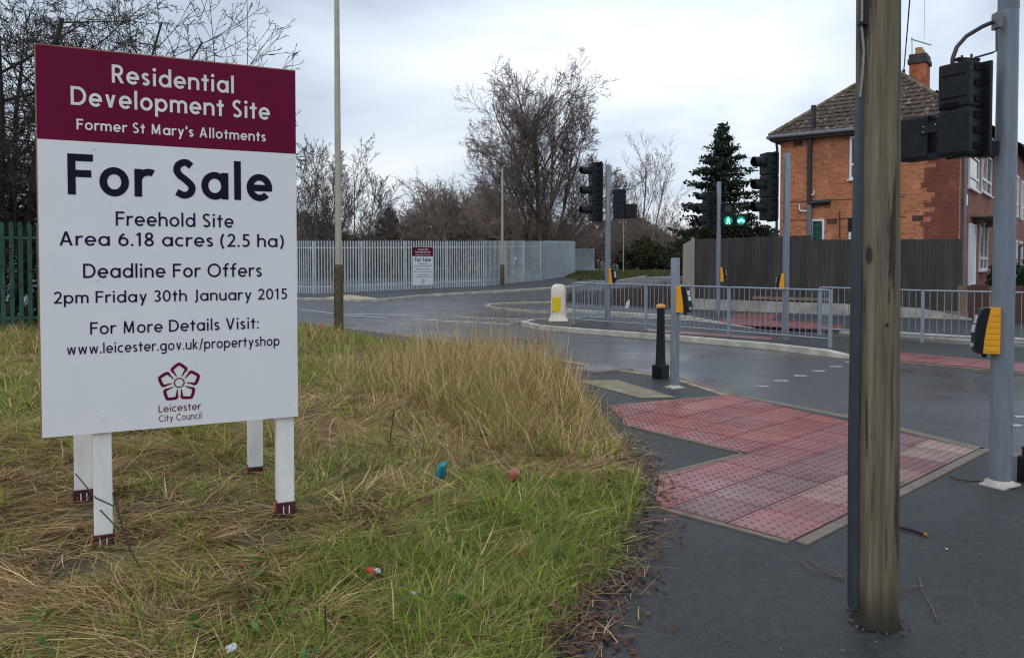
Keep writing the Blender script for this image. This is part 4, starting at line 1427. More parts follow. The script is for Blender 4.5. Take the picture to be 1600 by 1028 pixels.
# knots
vv = n.nodes.new('ShaderNodeTexVoronoi'); vv.inputs['Scale'].default_value = 1.0
lk(n, objco(n, (9, 9, 3.2)), vv.inputs['Vector'])
c = mixc(n, ramp(n, vv.outputs['Distance'], (0.10, 0.9), (0.17, 0.0)), c, (0.022, 0.014, 0.009))
lk(n, c, b.inputs['Base Color'])
b.inputs['Roughness'].default_value = 0.85
bump(n, b, f, 0.8, 0.006)
M['polewood'] = m
mb = MB()
N, K = 90, 80
rnd = random.Random(5)
ph = [rnd.uniform(0, 6.28) for _ in range(6)]
for i in range(K):
    z = -.3 + 8.3 * (i / (K - 1)) ** 1.6
    r = rW * (1.0 - .0115 * max(0, z)) * (1.02 if z < .1 else 1)
    for j in range(N):
        w = 2 * PI * j / N
        q = 1 + .012 * math.sin(3 * w + ph[0] + z * .3) + .008 * math.sin(5 * w + ph[1] - z * .5) + .006 * math.sin(9 * w + ph[2]) + .006 * math.sin(2.1 * z + ph[3] + w)
        # drying cracks
        for cw, z0, z1, dp in ((-1.95, 1.9, 4.5, .055), (-1.05, .1, .9, .05), (-1.35, .05, .35, .05), (-2.2, -.1, 1.7, .04), (-1.0, 1.5, 2.3, .04)):
            dw = (w - 2 * PI if w > PI else w) - cw - .03 * math.sin(z * 4)
            if abs(dw) < .09 and z0 < z < z1:
                q -= dp * (1 - abs(dw) / .09)
        mb.v.append((r * q * math.cos(w) - .0088 * z, r * q * math.sin(w), z))
for i in range(K - 1):
    for j in range(N):
        mb.f.append((i * N + j, i * N + (j + 1) % N, (i + 1) * N + (j + 1) % N, (i + 1) * N + j)); mb.smooth.append(True)
mb.f.append(tuple(range((K - 1) * N, K * N))); mb.smooth.append(False)
mb.build('shaft', M['polewood'], up)
# broken tarmac and dirt round the foot
rnd = random.Random(15)
ring = [(pW.x + (rW * 1.10 + rnd.uniform(-.008, .02)) * math.cos(w), pW.y + (rW * 1.10 + rnd.uniform(-.008, .02)) * math.sin(w)) for w in [2 * PI * i / 26 for i in range(26)]]
sheet('dirt', ring, 0.005, mat('pole_dirt', (0.012, 0.010, 0.008), 0.95, 0.5, 30, 0.6, 60, c2=(0.035, 0.028, 0.020)))
mb = MB()
for i in range(26):
    w, q = rnd.uniform(0, 2 * PI), rW * rnd.uniform(1.02, 1.6)
    s_ = rnd.uniform(.003, .009)
    mb.box((pW.x + q * math.cos(w), pW.y + q * math.sin(w), .006 + s_ * .3), (s_ * 2, s_ * 1.4, s_), rnd.uniform(0, 3))
tag(mb.build('gravel', mat('chips', (.10, .09, .075), .9, .5, 40)), 'loose chippings round the foot of the wooden pole', 'gravel', kind='stuff')
zt = ZAT(147, pW.y)
def side(px, py, y=-.0):
    p = AT(px, py, pW.y + y)
    return p - pW
mb = MB()
cpts = [side(1333.5, 950, -.02), side(1334, 700, -.02), side(1339.5, 400, -.02), side(1346, 147, -.02)]
for i in range(3):
    a, b2 = cpts[i], cpts[i + 1]
    for w_, d_ in ((.0165, .024),):
        vs = []
        for p in (a, b2):
            vs += [p + Vector((w_ * cx_, d_ * cy_, 0)) for cx_, cy_ in ((-1, -.7), (-.6, -1), (.6, -1), (1, -.7), (1, 1), (-1, 1))]
        mb.add(vs, [(j, (j + 1) % 6, 6 + (j + 1) % 6, 6 + j) for j in range(6)] + [(5, 4, 3, 2, 1, 0), (6, 7, 8, 9, 10, 11)])
mb.build('cable_guard', M['conduit'], up)
mb = MB()
mb.tube([side(1344, 152, -.045), side(1347.5, 120, -.05), side(1350, 80, -.05), side(1346.5, 45, -.05), side(1347, 0, -.05), side(1349, -300, -.04)], .0055, 8)
mb.build('cable', M['cable'], up)
mb = MB()
mb.tube([side(1341, 150, .0), side(1341.5, 60, .0), side(1342, 0, 0), side(1345, -300, 0)], .006, 8)
mb.build('cable', M['wire'], up)
mb = MB(); mb.box(side(1347, 38, -.05), (.032, .03, .012)); mb.build('clip', M['black'], up)
mb = MB()
lx = side(1403, 171, -.035)
mb.box(lx, (.018, .012, .026), R(35)); mb.box(lx + Vector((.003, .004, .03)), (.006, .008, .035), R(50))
mb.build('paper_scrap', M['white'], up)
zl = [(0.36, 2.35)]
mb = MB(); mb.tube([Vector((-.012, -rW * 1.0, side(1370, 505).z)), Vector((-.012, -rW * 1.0 - .006, side(1370, 505).z))], .006, 8); mb.build('nail', M['black'], up)
# ------------------------------------------------------------------ brick houses
def brick(name, c1, c2, mortar, facing, stain=0.25):
    """facing 'x': wall lies in the local x-z plane, 'y': in the y-z plane"""
    m, n, b = newmat(name)
    t = n.nodes.new('ShaderNodeTexCoord')
    s = n.nodes.new('ShaderNodeSeparateXYZ')
    lk(n, t.outputs['Object'], s.inputs[0])
    cbn = n.nodes.new('ShaderNodeCombineXYZ')
    lk(n, s.outputs[0 if facing == 'x' else 1], cbn.inputs[0])
    lk(n, s.outputs[2], cbn.inputs[1])
    bt = n.nodes.new('ShaderNodeTexBrick')
    bt.inputs['Scale'].default_value = 1.0
    bt.inputs['Brick Width'].default_value = 0.23
    bt.inputs['Row Height'].default_value = 0.075
    bt.inputs['Mortar Size'].default_value = 0.006
    bt.inputs['Color1'].default_value = (*c1, 1)
    bt.inputs['Color2'].default_value = (*c2, 1)
    bt.inputs['Mortar'].default_value = (*mortar, 1)
    bt.inputs['Bias'].default_value = -0.2
    lk(n, cbn.outputs[0], bt.inputs['Vector'])
    f = noise(n, 0.9, 5, 0.6, t.outputs['Object'])
    c = mixc(n, 1.0, bt.outputs['Color'], ramp(n, f, (0.3, 1 - stain), (0.7, 1 + stain * .7)), 'MULTIPLY')
    # odd paler bricks
    n2 = noise(n, 2.2, 2, 0.5, t.outputs['Object'])
    c = mixc(n, ramp(n, noise(n, 1.0, 3, 0.7, objco(n, (5, 5, 14))), (0.54, 0.0), (0.64, 0.55)), c, tuple(x * .45 for x in c2))
    c = mixc(n, ramp(n, n2, (0.60, 0.0), (0.68, 0.45)), c, tuple(min(1, x * 1.5 + .04) for x in c1))
    lk(n, c, b.inputs['Base Color'])
    b.inputs['Roughness'].default_value = 0.85
    bump(n, b, bt.outputs['Fac'], -0.4, 0.01)
    return m
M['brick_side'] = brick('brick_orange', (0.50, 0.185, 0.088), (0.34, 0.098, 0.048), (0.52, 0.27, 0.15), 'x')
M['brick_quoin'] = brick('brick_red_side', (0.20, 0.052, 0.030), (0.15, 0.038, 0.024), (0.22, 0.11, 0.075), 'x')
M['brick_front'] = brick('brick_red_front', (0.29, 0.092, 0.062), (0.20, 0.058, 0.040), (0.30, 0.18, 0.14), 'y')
M['brick_chim'] = brick('brick_chimney', (0.40, 0.11, 0.040), (0.30, 0.08, 0.030), (0.30, 0.13, 0.07), 'x')
m, n, b = newmat('roof_tile')
co = objco(n)
f = noise(n, 1.2, 5, 0.6, co)
c = ramp(n, f, (0.3, (0.046, 0.027, 0.019)), (0.7, (0.095, 0.057, 0.041)))
lich = noise(n, 7.0, 2, 0.5, objco(n, (1.0, 1.0, 1.6)))
c = mixc(n, ramp(n, lich, (0.635, 0.0), (0.66, 0.9)), c, (0.36, 0.33, 0.28))
moss = noise(n, 1.6, 4, 0.6, objco(n, (1, 1, .6)))
c = mixc(n, ramp(n, moss, (0.56, 0.0), (0.72, 0.6)), c, (0.10, 0.075, 0.025))
lk(n, c, b.inputs['Base Color'])
b.inputs['Roughness'].default_value = 0.9
M['tile'] = m
M['ridge'] = mat('ridge_tile', (0.15, 0.105, 0.045), 0.9, 0.5, 3, c2=(0.26, 0.23, 0.17))

HC = Vector((0.5713 * 23.5, 23.5, 0))
HROT = math.atan2(.6, -.8)
HM = Matrix.Rotation(HROT, 4, 'Z')
HMi = HM.inverted()
hx, hy = HM @ Vector((1, 0, 0)), HM @ Vector((0, 1, 0))   # x along the side wall away to the left, y towards the road
def hit_local(px, py, axis, off, C):
    """where the ray through a pixel meets the local plane axis=off; local coordinates"""
    o = HMi @ (Vector((0, 0, EYE)) - C)
    d = HMi @ ray(px, py)
    t = (off - o[axis]) / d[axis]
    return o + d * t
def sidep(px, py, off=0.0):
    return hit_local(px, py, 1, off, HC)
def frontp(px, py, off=0.0):
    return hit_local(px, py, 0, off, HC)
EAVE = 5.93
DEPTH = sidep(1219, 300).x
LEN = 10.4
house = thing('brick_house', 'orange brick end house with hipped tiled roof behind the dark fence', 'house', HC, HROT)
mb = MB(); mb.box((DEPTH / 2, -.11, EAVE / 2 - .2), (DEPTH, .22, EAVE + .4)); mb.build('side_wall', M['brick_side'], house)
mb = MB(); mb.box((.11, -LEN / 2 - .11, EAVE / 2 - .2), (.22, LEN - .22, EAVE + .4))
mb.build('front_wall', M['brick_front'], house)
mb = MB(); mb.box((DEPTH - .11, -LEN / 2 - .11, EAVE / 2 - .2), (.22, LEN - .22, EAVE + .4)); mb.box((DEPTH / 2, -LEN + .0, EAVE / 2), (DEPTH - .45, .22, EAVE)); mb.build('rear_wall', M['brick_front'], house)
# toothed red corner
rnd = random.Random(8)
mb = MB()
wq = sidep(1452, 300).x
k = int(EAVE / .15)
for i in range(k):
    wd_ = wq + rnd.choice([-.18, -.06, .06, .16, .26]) * .9
    mb.box((wd_ / 2 - .001, .004, i * .15 + .075), (wd_, .008, .15))
mb.build('quoin', M['brick_quoin'], house)
# string courses, air bricks
mb = MB()
for py in (311, 341):
    z = sidep(1340, py).z
    mb.box((DEPTH / 2 + .7, .006, z), (DEPTH - 1.5, .014, .03))
mb.build('string_course', M['brick_quoin'], house)
for (px, py) in ((1300, 346), (1434, 341), (1247, 225)):
    p = sidep(px, py)
    mb = MB(); mb.box((p.x, .008, p.z), (.30, .02, .16)); mb.build('air_brick', M['fence_red'], house)
def window_side(x0, y0, x1, y1, glass, bars, sill=True):
    a, c = sidep(x0, y0), sidep(x1, y1)
    xa, xb = min(a.x, c.x), max(a.x, c.x)
    za, zb_ = min(a.z, c.z), max(a.z, c.z)
    f = .065
    mb = MB()
    mb.box((xa + f / 2, .02, (za + zb_) / 2), (f, .07, zb_ - za)); mb.box((xb - f / 2, .02, (za + zb_) / 2), (f, .07, zb_ - za))
    mb.box(((xa + xb) / 2, .02, za + f / 2), (xb - xa - 2 * f, .07, f)); mb.box(((xa + xb) / 2, .02, zb_ - f / 2), (xb - xa - 2 * f, .07, f))
    for q in bars:
        if q[0] == 'h':
            mb.box(((xa + xb) / 2, .02, za + (zb_ - za) * q[1]), (xb - xa - 2 * f, .06, .07))
        else:
            mb.box((xa + (xb - xa) * q[1], .02, (za + zb_) / 2), (.07, .066, zb_ - za - 2 * f))
    w = mb.build('window', M['upvc'], house)
    mb = MB(); mb.box(((xa + xb) / 2, .008, (za + zb_) / 2), (xb - xa - 2 * f, .02, zb_ - za - 2 * f)); mb.build('pane', M[glass], w)
    if sill:
        mb = MB(); mb.box(((xa + xb) / 2, .05, za - .03), (xb - xa + .12, .12, .05)); mb.build('sill', M['upvc'], w)
window_side(1328.5, 214, 1402, 276, 'glass', [('h', .34), ('v', .45)])
window_side(1267.5, 343, 1288, 392, 'glass_green', [], False)
window_side(1327, 341, 1352, 392, 'glass', [], False)
def window_front(x0, y0, x1, y1, bars, sill=True, name='window', pane='glass', panel=False):
    a, c = frontp(x0, y0), frontp(x1, y1)
    ya, yb = min(a.y, c.y), max(a.y, c.y)
    zt_ = (frontp((x0 + x1) / 2, y0)).z
    zb_ = (frontp((x0 + x1) / 2, y1)).z
    f = .07
    mb = MB()
    for y in (ya + f / 2, yb - f / 2):
        mb.box((-.02, y, (zt_ + zb_) / 2), (.07, f, zt_ - zb_))
    for z in (zb_ + f / 2, zt_ - f / 2):
        mb.box((-.02, (ya + yb) / 2, z), (.07, yb - ya - 2 * f, f))
    for q in bars:
        if q[0] == 'h':
            mb.box((-.02, (ya + yb) / 2, zb_ + (zt_ - zb_) * q[1]), (.06, yb - ya - 2 * f, .09))
        else:
            mb.box((-.02, ya + (yb - ya) * q[1], (zt_ + zb_) / 2), (.066, .08, zt_ - zb_ - 2 * f))
    w = mb.build(name, M['upvc'], house)
    mb = MB(); mb.box((-.008, (ya + yb) / 2, (zt_ + zb_) / 2), (.02, yb - ya - 2 * f, zt_ - zb_ - 2 * f)); mb.build('door_leaf' if panel else 'pane', M[pane], w)
    if sill:
        mb = MB(); mb.box((-.05, (ya + yb) / 2, zb_ - .03), (.13, yb - ya + .14, .06)); mb.build('sill', M['upvc'], w)
    return ya, yb, zb_, zt_
window_front(1513, 245, 1527, 297, [('h', .35)])
window_front(1533, 242, 1547, 304, [('h', .33), ('v', .5)])
window_front(1530, 348, 1541, 422, [('h', .25), ('v', .5)])
window_front(1513.5, 350, 1521.5, 447, [], False, 'door', 'upvc', True)
a, c = frontp(1513, 338), frontp(1546, 335)
mb = MB()
mb.box((-.30, (a.y + c.y) / 2, a.z + .05), (.60, abs(a.y - c.y) * .8, .10), bev=.02)
for q in (.25, .75):
    mb.box((-.14, a.y + (c.y - a.y) * q, a.z - .10), (.26, .08, .20))
mb.build('door_canopy', M['timber'], house)
# pipes
def pip(pts, r, name, m):
    mb = MB(); mb.tube([sidep(x, y, .10) for x, y in pts], r, 10); return mb.build(name, M[m], house)
pip([(1271, 165), (1271, 200), (1266, 216), (1265, 240), (1264.5, 320)], .075, 'soil_pipe', 'gutter')
pip([(1264.5, 320), (1265.5, 385)], .085, 'soil_pipe', 'guttergrey')
pip([(1266, 318), (1280, 316.5), (1297, 315.5)], .085, 'waste_pipe', 'gutter')
pip([(1249, 319), (1249, 327), (1252, 330), (1263, 330)], .025, 'overflow_pipe', 'upvc')
pip([(1272, 298), (1272, 303), (1268, 305)], .025, 'overflow_pipe', 'upvc')
pip([(1311.5, 330), (1312, 345), (1312, 372)], .02, 'overflow_pipe', 'fence_red')
mb = MB()
p0, p1 = frontp(1503.5, 240), frontp(1503.5, 430)
mb.tube([Vector((-.08, p0.y, EAVE - .1)), Vector((-.08, p0.y, .1))], .055, 10)
mb.build('downpipe', M['guttergrey'], house)
p0 = frontp(1553, 300)
mb = MB(); mb.tube([Vector((-.08, p0.y, EAVE - .1)), Vector((-.08, p0.y, .1))], .08, 10); mb.build('downpipe', M['label'], house)
p0 = frontp(1505, 313)
mb = MB(); mb.box((-.06, p0.y, p0.z), (.10, .30, .34), bev=.02); mb.build('alarm_box', M['upvc'], house)
# roof in courses of tiles
OV = .28
apz = 8.5
RX = DEPTH / 2
ry0 = -3.3
eA, eB = Vector((-OV, OV, EAVE - .05)), Vector((DEPTH + OV, OV, EAVE - .05))
ap = Vector((RX, ry0, apz))
rB = Vector((RX, -LEN - .0, apz))
eC, eD = Vector((DEPTH + OV, -LEN, EAVE - .05)), Vector((-OV, -LEN, EAVE - .05))
def tiled(mb, bl, br, tr, tl, pitch=.29, lap=.028):
    """courses between the bottom edge bl-br and the top edge tl-tr (tl may equal tr)"""
    nrm = (br - bl).cross((tl + tr) / 2 - bl).normalized()
    if nrm.z < 0:
        nrm = -nrm
    k = max(3, int(((tl + tr) / 2 - (bl + br) / 2).length / pitch))
    for i in range(k):
        a, c = i / k, (i + 1) / k
        p, q = bl.lerp(tl, a), br.lerp(tr, a)
        r, s = br.lerp(tr, c), bl.lerp(tl, c)
        m = max(2, int((q - p).length / .30))
        for j in range(m):
            u0, u1 = j / m, (j + 1) / m
            vs = []
            for t, w in ((u0, .0), (u0 + (u1 - u0) * .25, .022), (u0 + (u1 - u0) * .6, .004), (u1, .0)):
                vs.append((p.lerp(q, t) + nrm * (lap + w)))
            for t, w in ((u0, .0), (u0 + (u1 - u0) * .25, .022), (u0 + (u1 - u0) * .6, .004), (u1, .0)):
                vs.append((s.lerp(r, t) + nrm * w * .9))
            for t in (u0, u1):
                vs.append(p.lerp(q, t) - nrm * .01)
            mb.add(vs, [(0, 1, 5, 4), (1, 2, 6, 5), (2, 3, 7, 6), (8, 9, 3, 2, 1, 0)])
mb = MB()
tiled(mb, eA, eB, ap, ap)
tiled(mb, eD, eA, ap, rB)
tiled(mb, eB, eC, rB, ap)
mb.add([eA, eB, ap], [(0, 1, 2)]); mb.add([eD, eA, ap, rB], [(0, 1, 2, 3)]); mb.add([eB, eC, rB, ap], [(0, 1, 2, 3)])
roof = mb.build('roof', M['tile'], house, fix=False)
mb = MB()
for a, c in ((eA, ap), (eB, ap), (ap, rB)):
    k = int((c - a).length / .35)
    for i in range(k):
        u, w = a.lerp(c, i / k), a.lerp(c, (i + 1.0) / k)
        up_ = Vector((0, 0, .02))
        mb.tube([u + up_ * (1 + .2 * (i % 2)), w + up_], [.085, .075], 8)
mb.build('ridge_tiles', M['ridge'], roof)
mb = MB()
for a, c, nn in ((eA, eB, Vector((0, .06, 0))), (eD, eA, Vector((-.06, 0, 0))), (eB, eC, Vector((.06, 0, 0)))):
    dz = Vector((0, 0, -.10))
    mb.tube([a + nn + dz * .5, c + nn + dz * .5], .065, 8)
g = mb.build('gutter', M['guttergrey'], house)
mb = MB()
mb.box(((eA.x + eB.x) / 2, OV - .13, EAVE - .16), (eB.x - eA.x - .02, .25, .14)); mb.box((-OV + .13, -LEN / 2 + .1, EAVE - .16), (.25, LEN - .3, .138)); mb.box((DEPTH + OV - .13, -LEN / 2 + .1, EAVE - .16), (.25, LEN - .3, .138))
mb.build('soffit', M['gutter'], house)
mb = MB(); q = Vector((DEPTH + .1, .16, EAVE - .2)); mb.tube([Vector((DEPTH + OV, OV + .05, EAVE - .15)), q, Vector((DEPTH + .08, .1, EAVE - .5)), Vector((DEPTH + .08, .08, 0))], .045, 8); mb.build('downpipe', M['gutter'], house)
# chimney
def ridge_at(px):
    o = HMi @ (Vector((0, 0, EYE)) - HC)
    d = HMi @ ray(px, 110)
    t = (RX - o.x) / d.x
    return (o + d * t).y
cy = ridge_at(1437)
Yc = (HC + HM @ Vector((RX, cy, 0))).y
zt_, zm, zc_ = ZAT(96, Yc), ZAT(103, Yc), ZAT(83, Yc)
cw = 43 / FPX * Yc * .94
ch = MB(); ch.box((RX, cy, (apz - .9 + zm) / 2), (.62, cw * .9, zm - apz + .9)); chim = ch.build('chimney', M['brick_chim'], house)
ch = MB(); ch.box((RX, cy, zm + .10), (.74, cw * 1.02, .20), bev=.02); ch.box((RX, cy, zm + .30), (.66, cw * .96, .20), bev=.04); ch.build('chimney_cap', M['cap_dark'], chim)
for dy in (-.25, .22):
    ch = MB(); ch.lathe([(.15, zm + .38), (.13, zm + .6), (.15, zm + .64), (.14, zm + .68)], 14, (RX, cy + dy, 0)); ch.build('chimney_pot', M['chimney_pot'], chim)
Cw = HC + HM @ Vector((RX, cy, 0))
def rh(px, py, Y):
    return HMi @ (AT(px, py, Y) - HC)
ae = MB()
ae.tube([rh(1425, 98, Yc), rh(1425, 59, Yc)], .016, 6)
ae.tube([rh(1424, 62, Yc), rh(1455, 71, Yc)], .02, 6)
for i in range(7):
    q = i / 6
    c_ = rh(1424 + 31 * q, 62 + 9 * q, Yc)
    ae.tube([c_ + Vector((.0, 0, .06)), c_ - Vector((.0, 0, .06))], .006, 5)
aer = ae.build('aerial', M['guttergrey'], house)
mb = MB(); mb.box(rh(1412, 119, Yc - .3), (.1, .1, .5)); mb.build('wire_bracket', M['wire'], house)
# terrace further along
H2o = HC + HM @ Vector((-.56, -LEN - .35, 0))
h2 = thing('terrace_house', 'red brick terrace house half hidden behind the thick grey pole', 'house', H2o, HROT)
E2 = 6.3
L2 = 22.0
mb = MB(); mb.box((.11, -L2 / 2, E2 / 2), (.22, L2, E2 + .3)); mb.box((2.8, -.11, E2 / 2), (5.2, .22, E2)); mb.build('wall', M['brick_front'], h2)
mb = MB()
tiled(mb, Vector((-.3, -L2, E2)), Vector((-.3, .15, E2)), Vector((2.8, .15, E2 + 2.6)), Vector((2.8, -L2, E2 + 2.6)))
mb.add([Vector((-.3, -L2, E2)), Vector((-.3, .15, E2)), Vector((2.8, .15, E2 + 2.6)), Vector((2.8, -L2, E2 + 2.6))], [(0, 1, 2, 3)])
mb.add([Vector((5.9, -L2, E2)), Vector((5.9, .15, E2)), Vector((2.8, .15, E2 + 2.6)), Vector((2.8, -L2, E2 + 2.6))], [(0, 1, 2, 3)])
r2 = mb.build('roof', M['tile'], h2, fix=False)
mb = MB(); mb.box((2.8, -4.2, E2 + 2.7), (.6, .9, 1.6)); mb.build('chimney', M['brick_chim'], r2)
mb = MB(); mb.tube([Vector((-.36, -L2, E2 - .05)), Vector((-.36, .15, E2 - .05))], .065, 8); mb.build('gutter', M['gutter'], h2)
for yy in (-1.6, -4.3, -7.5, -10.4, -13.5, -16.5):
    for z0, z1 in ((3.55, 5.2), (.9, 2.5)):
        mb = MB()
        for dy in (-.6, 0, .6):
            mb.box((-.02, yy + dy, (z0 + z1) / 2), (.07, .09, z1 - z0))
        for z in (z0, z1, z0 + .5):
            mb.box((-.02, yy, z), (.066, 1.29, .09))
        w = mb.build('window', M['upvc'], h2)
        mb = MB(); mb.box((-.008, yy, (z0 + z1) / 2), (.02, 1.18, z1 - z0 - .05)); mb.build('pane', M['glass'], w)
for yy in (-3.0, -9.0):
    mb = MB(); mb.box((-.02, yy, 1.05), (.06, .95, 2.1)); mb.build('door', M['fence_red'], h2)
    mb = MB(); mb.box((-.3, yy, 2.35), (.6, 1.4, .12), bev=.02); mb.build('door_canopy', M['timber'], h2)
# service wire to the house
mb = MB()
wa, wb_ = AT(1411.5, 119, Yc - .3), AT(1452, -420, 13.0)
mb.tube([wa.lerp(wb_, t) - Vector((0, 0, .35 * math.sin(PI * t))) for t in [i / 10 for i in range(11)]], [.022] * 11, 5)
tag(mb.build('service_wire', M['wire']), 'thick dark overhead wire rising from the brick chimney', 'wire')
mb = MB()
wa, wb_ = AT(1444, 62, Yc + 2), AT(1449, -300, 22.0)
mb.tube([wa, wb_], .006, 4)
tag(mb.build('service_wire', M['guttergrey']), 'very thin pale wire above the television aerial', 'wire')

# ------------------------------------------------------------------ dark close-boarded fence on its concrete wall
FA, FB = Vector((6.17, 26.4, 0)), Vector((12.45, 21.7, 0))
FD = (FB - FA).normalized()
FR = math.atan2(FD.y, FD.x)
FL = (FB - FA).length
def fl(px, py):
    d = ray(px, py)
    nn = Vector((FD.y, -FD.x, 0))
    o = Vector((0, 0, EYE))
    t = (FA - o).dot(nn) / d.dot(nn)
    p = o + d * t
    return (p - FA).dot(FD), p.z
wallth = thing('low_wall', 'low pale concrete wall under the dark timber fence', 'wall', FA, FR)
u1, z1 = fl(1085, 464)
prof = [(-.4, -.3), (-.4, fl(1085, 466)[1]), (fl(1336, 474)[0], fl(1336, 475)[1]), (fl(1440, 481)[0], fl(1440, 481)[1]), (fl(1514, 508)[0] + .1, .06), (fl(1514, 508)[0] + .1, -.3)]
xs = sorted([p[0] for p in prof[1:5]])
mb = MB()
sp_ = prof[1:5]
def topz(u):
    for a, c in zip(sp_, sp_[1:]):
        if a[0] <= u <= c[0]:
            return a[1] + (c[1] - a[1]) * (u - a[0]) / (c[0] - a[0])
    return sp_[-1][1]
us = [-.4]
while us[-1] < sp_[-1][0] - .9:
    us.append(us[-1] + .9)
us.append(sp_[-1][0])
for a, c in zip(us, us[1:]):
    cuts = [a] + [q[0] for q in sp_ if a + .01 < q[0] < c - .01] + [c]
    for p, q in zip(cuts, cuts[1:]):
        g0 = .012 if p == a else 0
        poly = [(p + g0, -.3), (q, -.3), (q, topz(q)), (p + g0, topz(p))]
        mb.prism(poly, lambda v: (v[0], -.30, v[1]), lambda v: (v[0], -.13, v[1]))
mb.build('panel', M['concrete'], wallth)
mb = MB(); mb.box((sp_[-1][0] / 2 - .2, -.06, .12), (sp_[-1][0] + .2, .12, .25)); mb.build('backing', M['edging'], wallth)
fence = thing('timber_fence', 'dark close-boarded timber fence on the low wall before the brick house', 'fence', FA, FR)
mb = MB()
rnd = random.Random(4)
ustep = fl(1262, 374)[0]
uend = fl(1499, 373)[0]
u = 0.0
tops = (fl(1085, 374)[1], fl(1250, 368)[1], fl(1262, 375)[1], fl(1336, 375.5)[1], fl(1499, 373.5)[1])
while u < uend - .05:
    w = .118
    if u < ustep:
        t = tops[0] + (tops[1] - tops[0]) * u / ustep
    else:
        t = tops[2] + (tops[4] - tops[2]) * (u - ustep) / (uend - ustep)
    y = rnd.uniform(-.003, .003)
    zt_ = t + rnd.uniform(-.008, .008)
    # feather-edge board, thick edge lapping the next
    vs = [(u, y, .2), (u + w, y - .014, .2), (u + w, y + .01, .2), (u, y + .01, .2)]
    mb.add([(a, b_, z) for z in (.2, zt_) for a, b_, _ in vs], [(0, 1, 5, 4), (1, 2, 6, 5), (2, 3, 7, 6), (3, 0, 4, 7), (4, 5, 6, 7)])
    u += w - .012
mb.build('boards', M['fence_dark'], fence)
mb = MB()
for i in range(5):
    uu = uend * i / 4
    mb = MB(); mb.box((uu, .075, 1.1), (.10, .10, 2.15)); mb.build('post', M['fence_dark'], fence)
mb = MB()
for z in (.6, 1.3, 2.0):
    mb.box((uend / 2, .035, z), (uend, .045, .08))
mb.build('rail', M['fence_dark'], fence)
mb = MB(); mb.box((fl(1215, 468)[0] + .4, -.045, fl(1215, 470)[1] + .08), (2.4, .03, .10)); mb.build('gravel_board', M['timber'], fence)
# pale return at the left end
pf = thing('timber_fence', 'pale timber fence return at the left end of the dark fence', 'fence', FA + Vector((-.06, .03, 0)))
e0 = Vector((0, 0, 0))
e1 = (AT(1070, 380, 31.5) - FA)
d = Vector((e1.x, e1.y, 0)).normalized()
Lr = Vector((e1.x, e1.y, 0)).length
mb = MB()
k = int(Lr / .13)
for i in range(k):
    p = d * (Lr * (i + .5) / k)
    mb.box((p.x, p.y, 1.2 - .05 * i / k), (.125, .02, 2.35), math.atan2(d.y, d.x))
mb.build('boards', M['fence_pale'], pf)
mb = MB(); mb.box((0, -.02, 1.2), (.10, .10, 2.45)); mb.build('post', M['fence_pale'], pf)
# garden fence in front of the terrace
c0, c1 = G(1502, 500), G(1549, 503)
tg = thing('garden_fence', 'red-brown timber garden fence with a pale post at the house corner', 'fence', c0)
d = Vector((c1.x - c0.x, c1.y - c0.y, 0)).normalized()
Lr = (c1 - c0).length
hh = ZAT(446, c0.y)
mb = MB(); mb.box((0, 0, hh / 2), (.20, .14, hh)); mb.build('post', M['timber'], tg)
mb = MB()
k = 8
for i in range(k * 3):
    p = d * (.16 + (Lr * 3 - .16) * (i + .5) / k / 3)
    mb.box((p.x, p.y, hh / 2 * (1 + .02 * ((i * 7) % 3))), (Lr / k * .93, .025, hh * (1 + .02 * ((i * 5) % 3))), math.atan2(d.y, d.x))
mb.build('boards', M['fence_red'], tg)
mb = MB()
p = d * Lr
mb.box((p.x, p.y - .03, hh / 2), (.12, .1, hh * 1.0)); mb.build('post', M['timber'], tg)
# ------------------------------------------------------------------ trees
def attr_mesh(name, vs, fs_flat, sizes, cols, m, parent=None, smooth=False):
    """fast mesh from arrays; cols per vertex"""
    me = bpy.data.meshes.new(name)
    vs = np.asarray(vs, np.float32)
    me.vertices.add(len(vs))
    me.vertices.foreach_set('co', vs.ravel())
    sizes = np.asarray(sizes, np.int32)
    me.loops.add(int(sizes.sum()))
    me.loops.foreach_set('vertex_index', np.asarray(fs_flat, np.int32))
    me.polygons.add(len(sizes))
    st = np.zeros(len(sizes), np.int32)
    st[1:] = np.cumsum(sizes)[:-1]
    me.polygons.foreach_set('loop_start', st)
    me.polygons.foreach_set('loop_total', sizes)
    if smooth:
        me.polygons.foreach_set('use_smooth', np.ones(len(sizes), bool))
    me.update(calc_edges=True)
    if cols is not None:
        ca = me.color_attributes.new('tint', 'FLOAT_COLOR', 'POINT')
        ca.data.foreach_set('color', np.asarray(cols, np.float32).ravel())
    me.materials.append(m)
    o = bpy.data.objects.new(name, me)
    COL.objects.link(o)
    if parent is not None:
        o.parent = parent
    return o
def leafmat(name, transl=0.3, rough=0.6):
    m = bpy.data.materials.new(name)
    m.use_nodes = True
    n = m.node_tree
    b = n.nodes['Principled BSDF']
    out = n.nodes['Material Output']
    at = n.nodes.new('ShaderNodeAttribute')
    at.attribute_name = 'tint'
    lk(n, at.outputs['Color'], b.inputs['Base Color'])
    b.inputs['Roughness'].default_value = rough
    b.inputs['Specular IOR Level'].default_value = 0.3
    tr = n.nodes.new('ShaderNodeBsdfTranslucent')
    lk(n, at.outputs['Color'], tr.inputs['Color'])
    mx = n.nodes.new('ShaderNodeMixShader')
    mx.inputs[0].default_value = transl
    lk(n, b.outputs[0], mx.inputs[1])
    lk(n, tr.outputs[0], mx.inputs[2])
    lk(n, mx.outputs[0], out.inputs[0])
    return m
M['leaf'] = leafmat('leaf', 0.3)
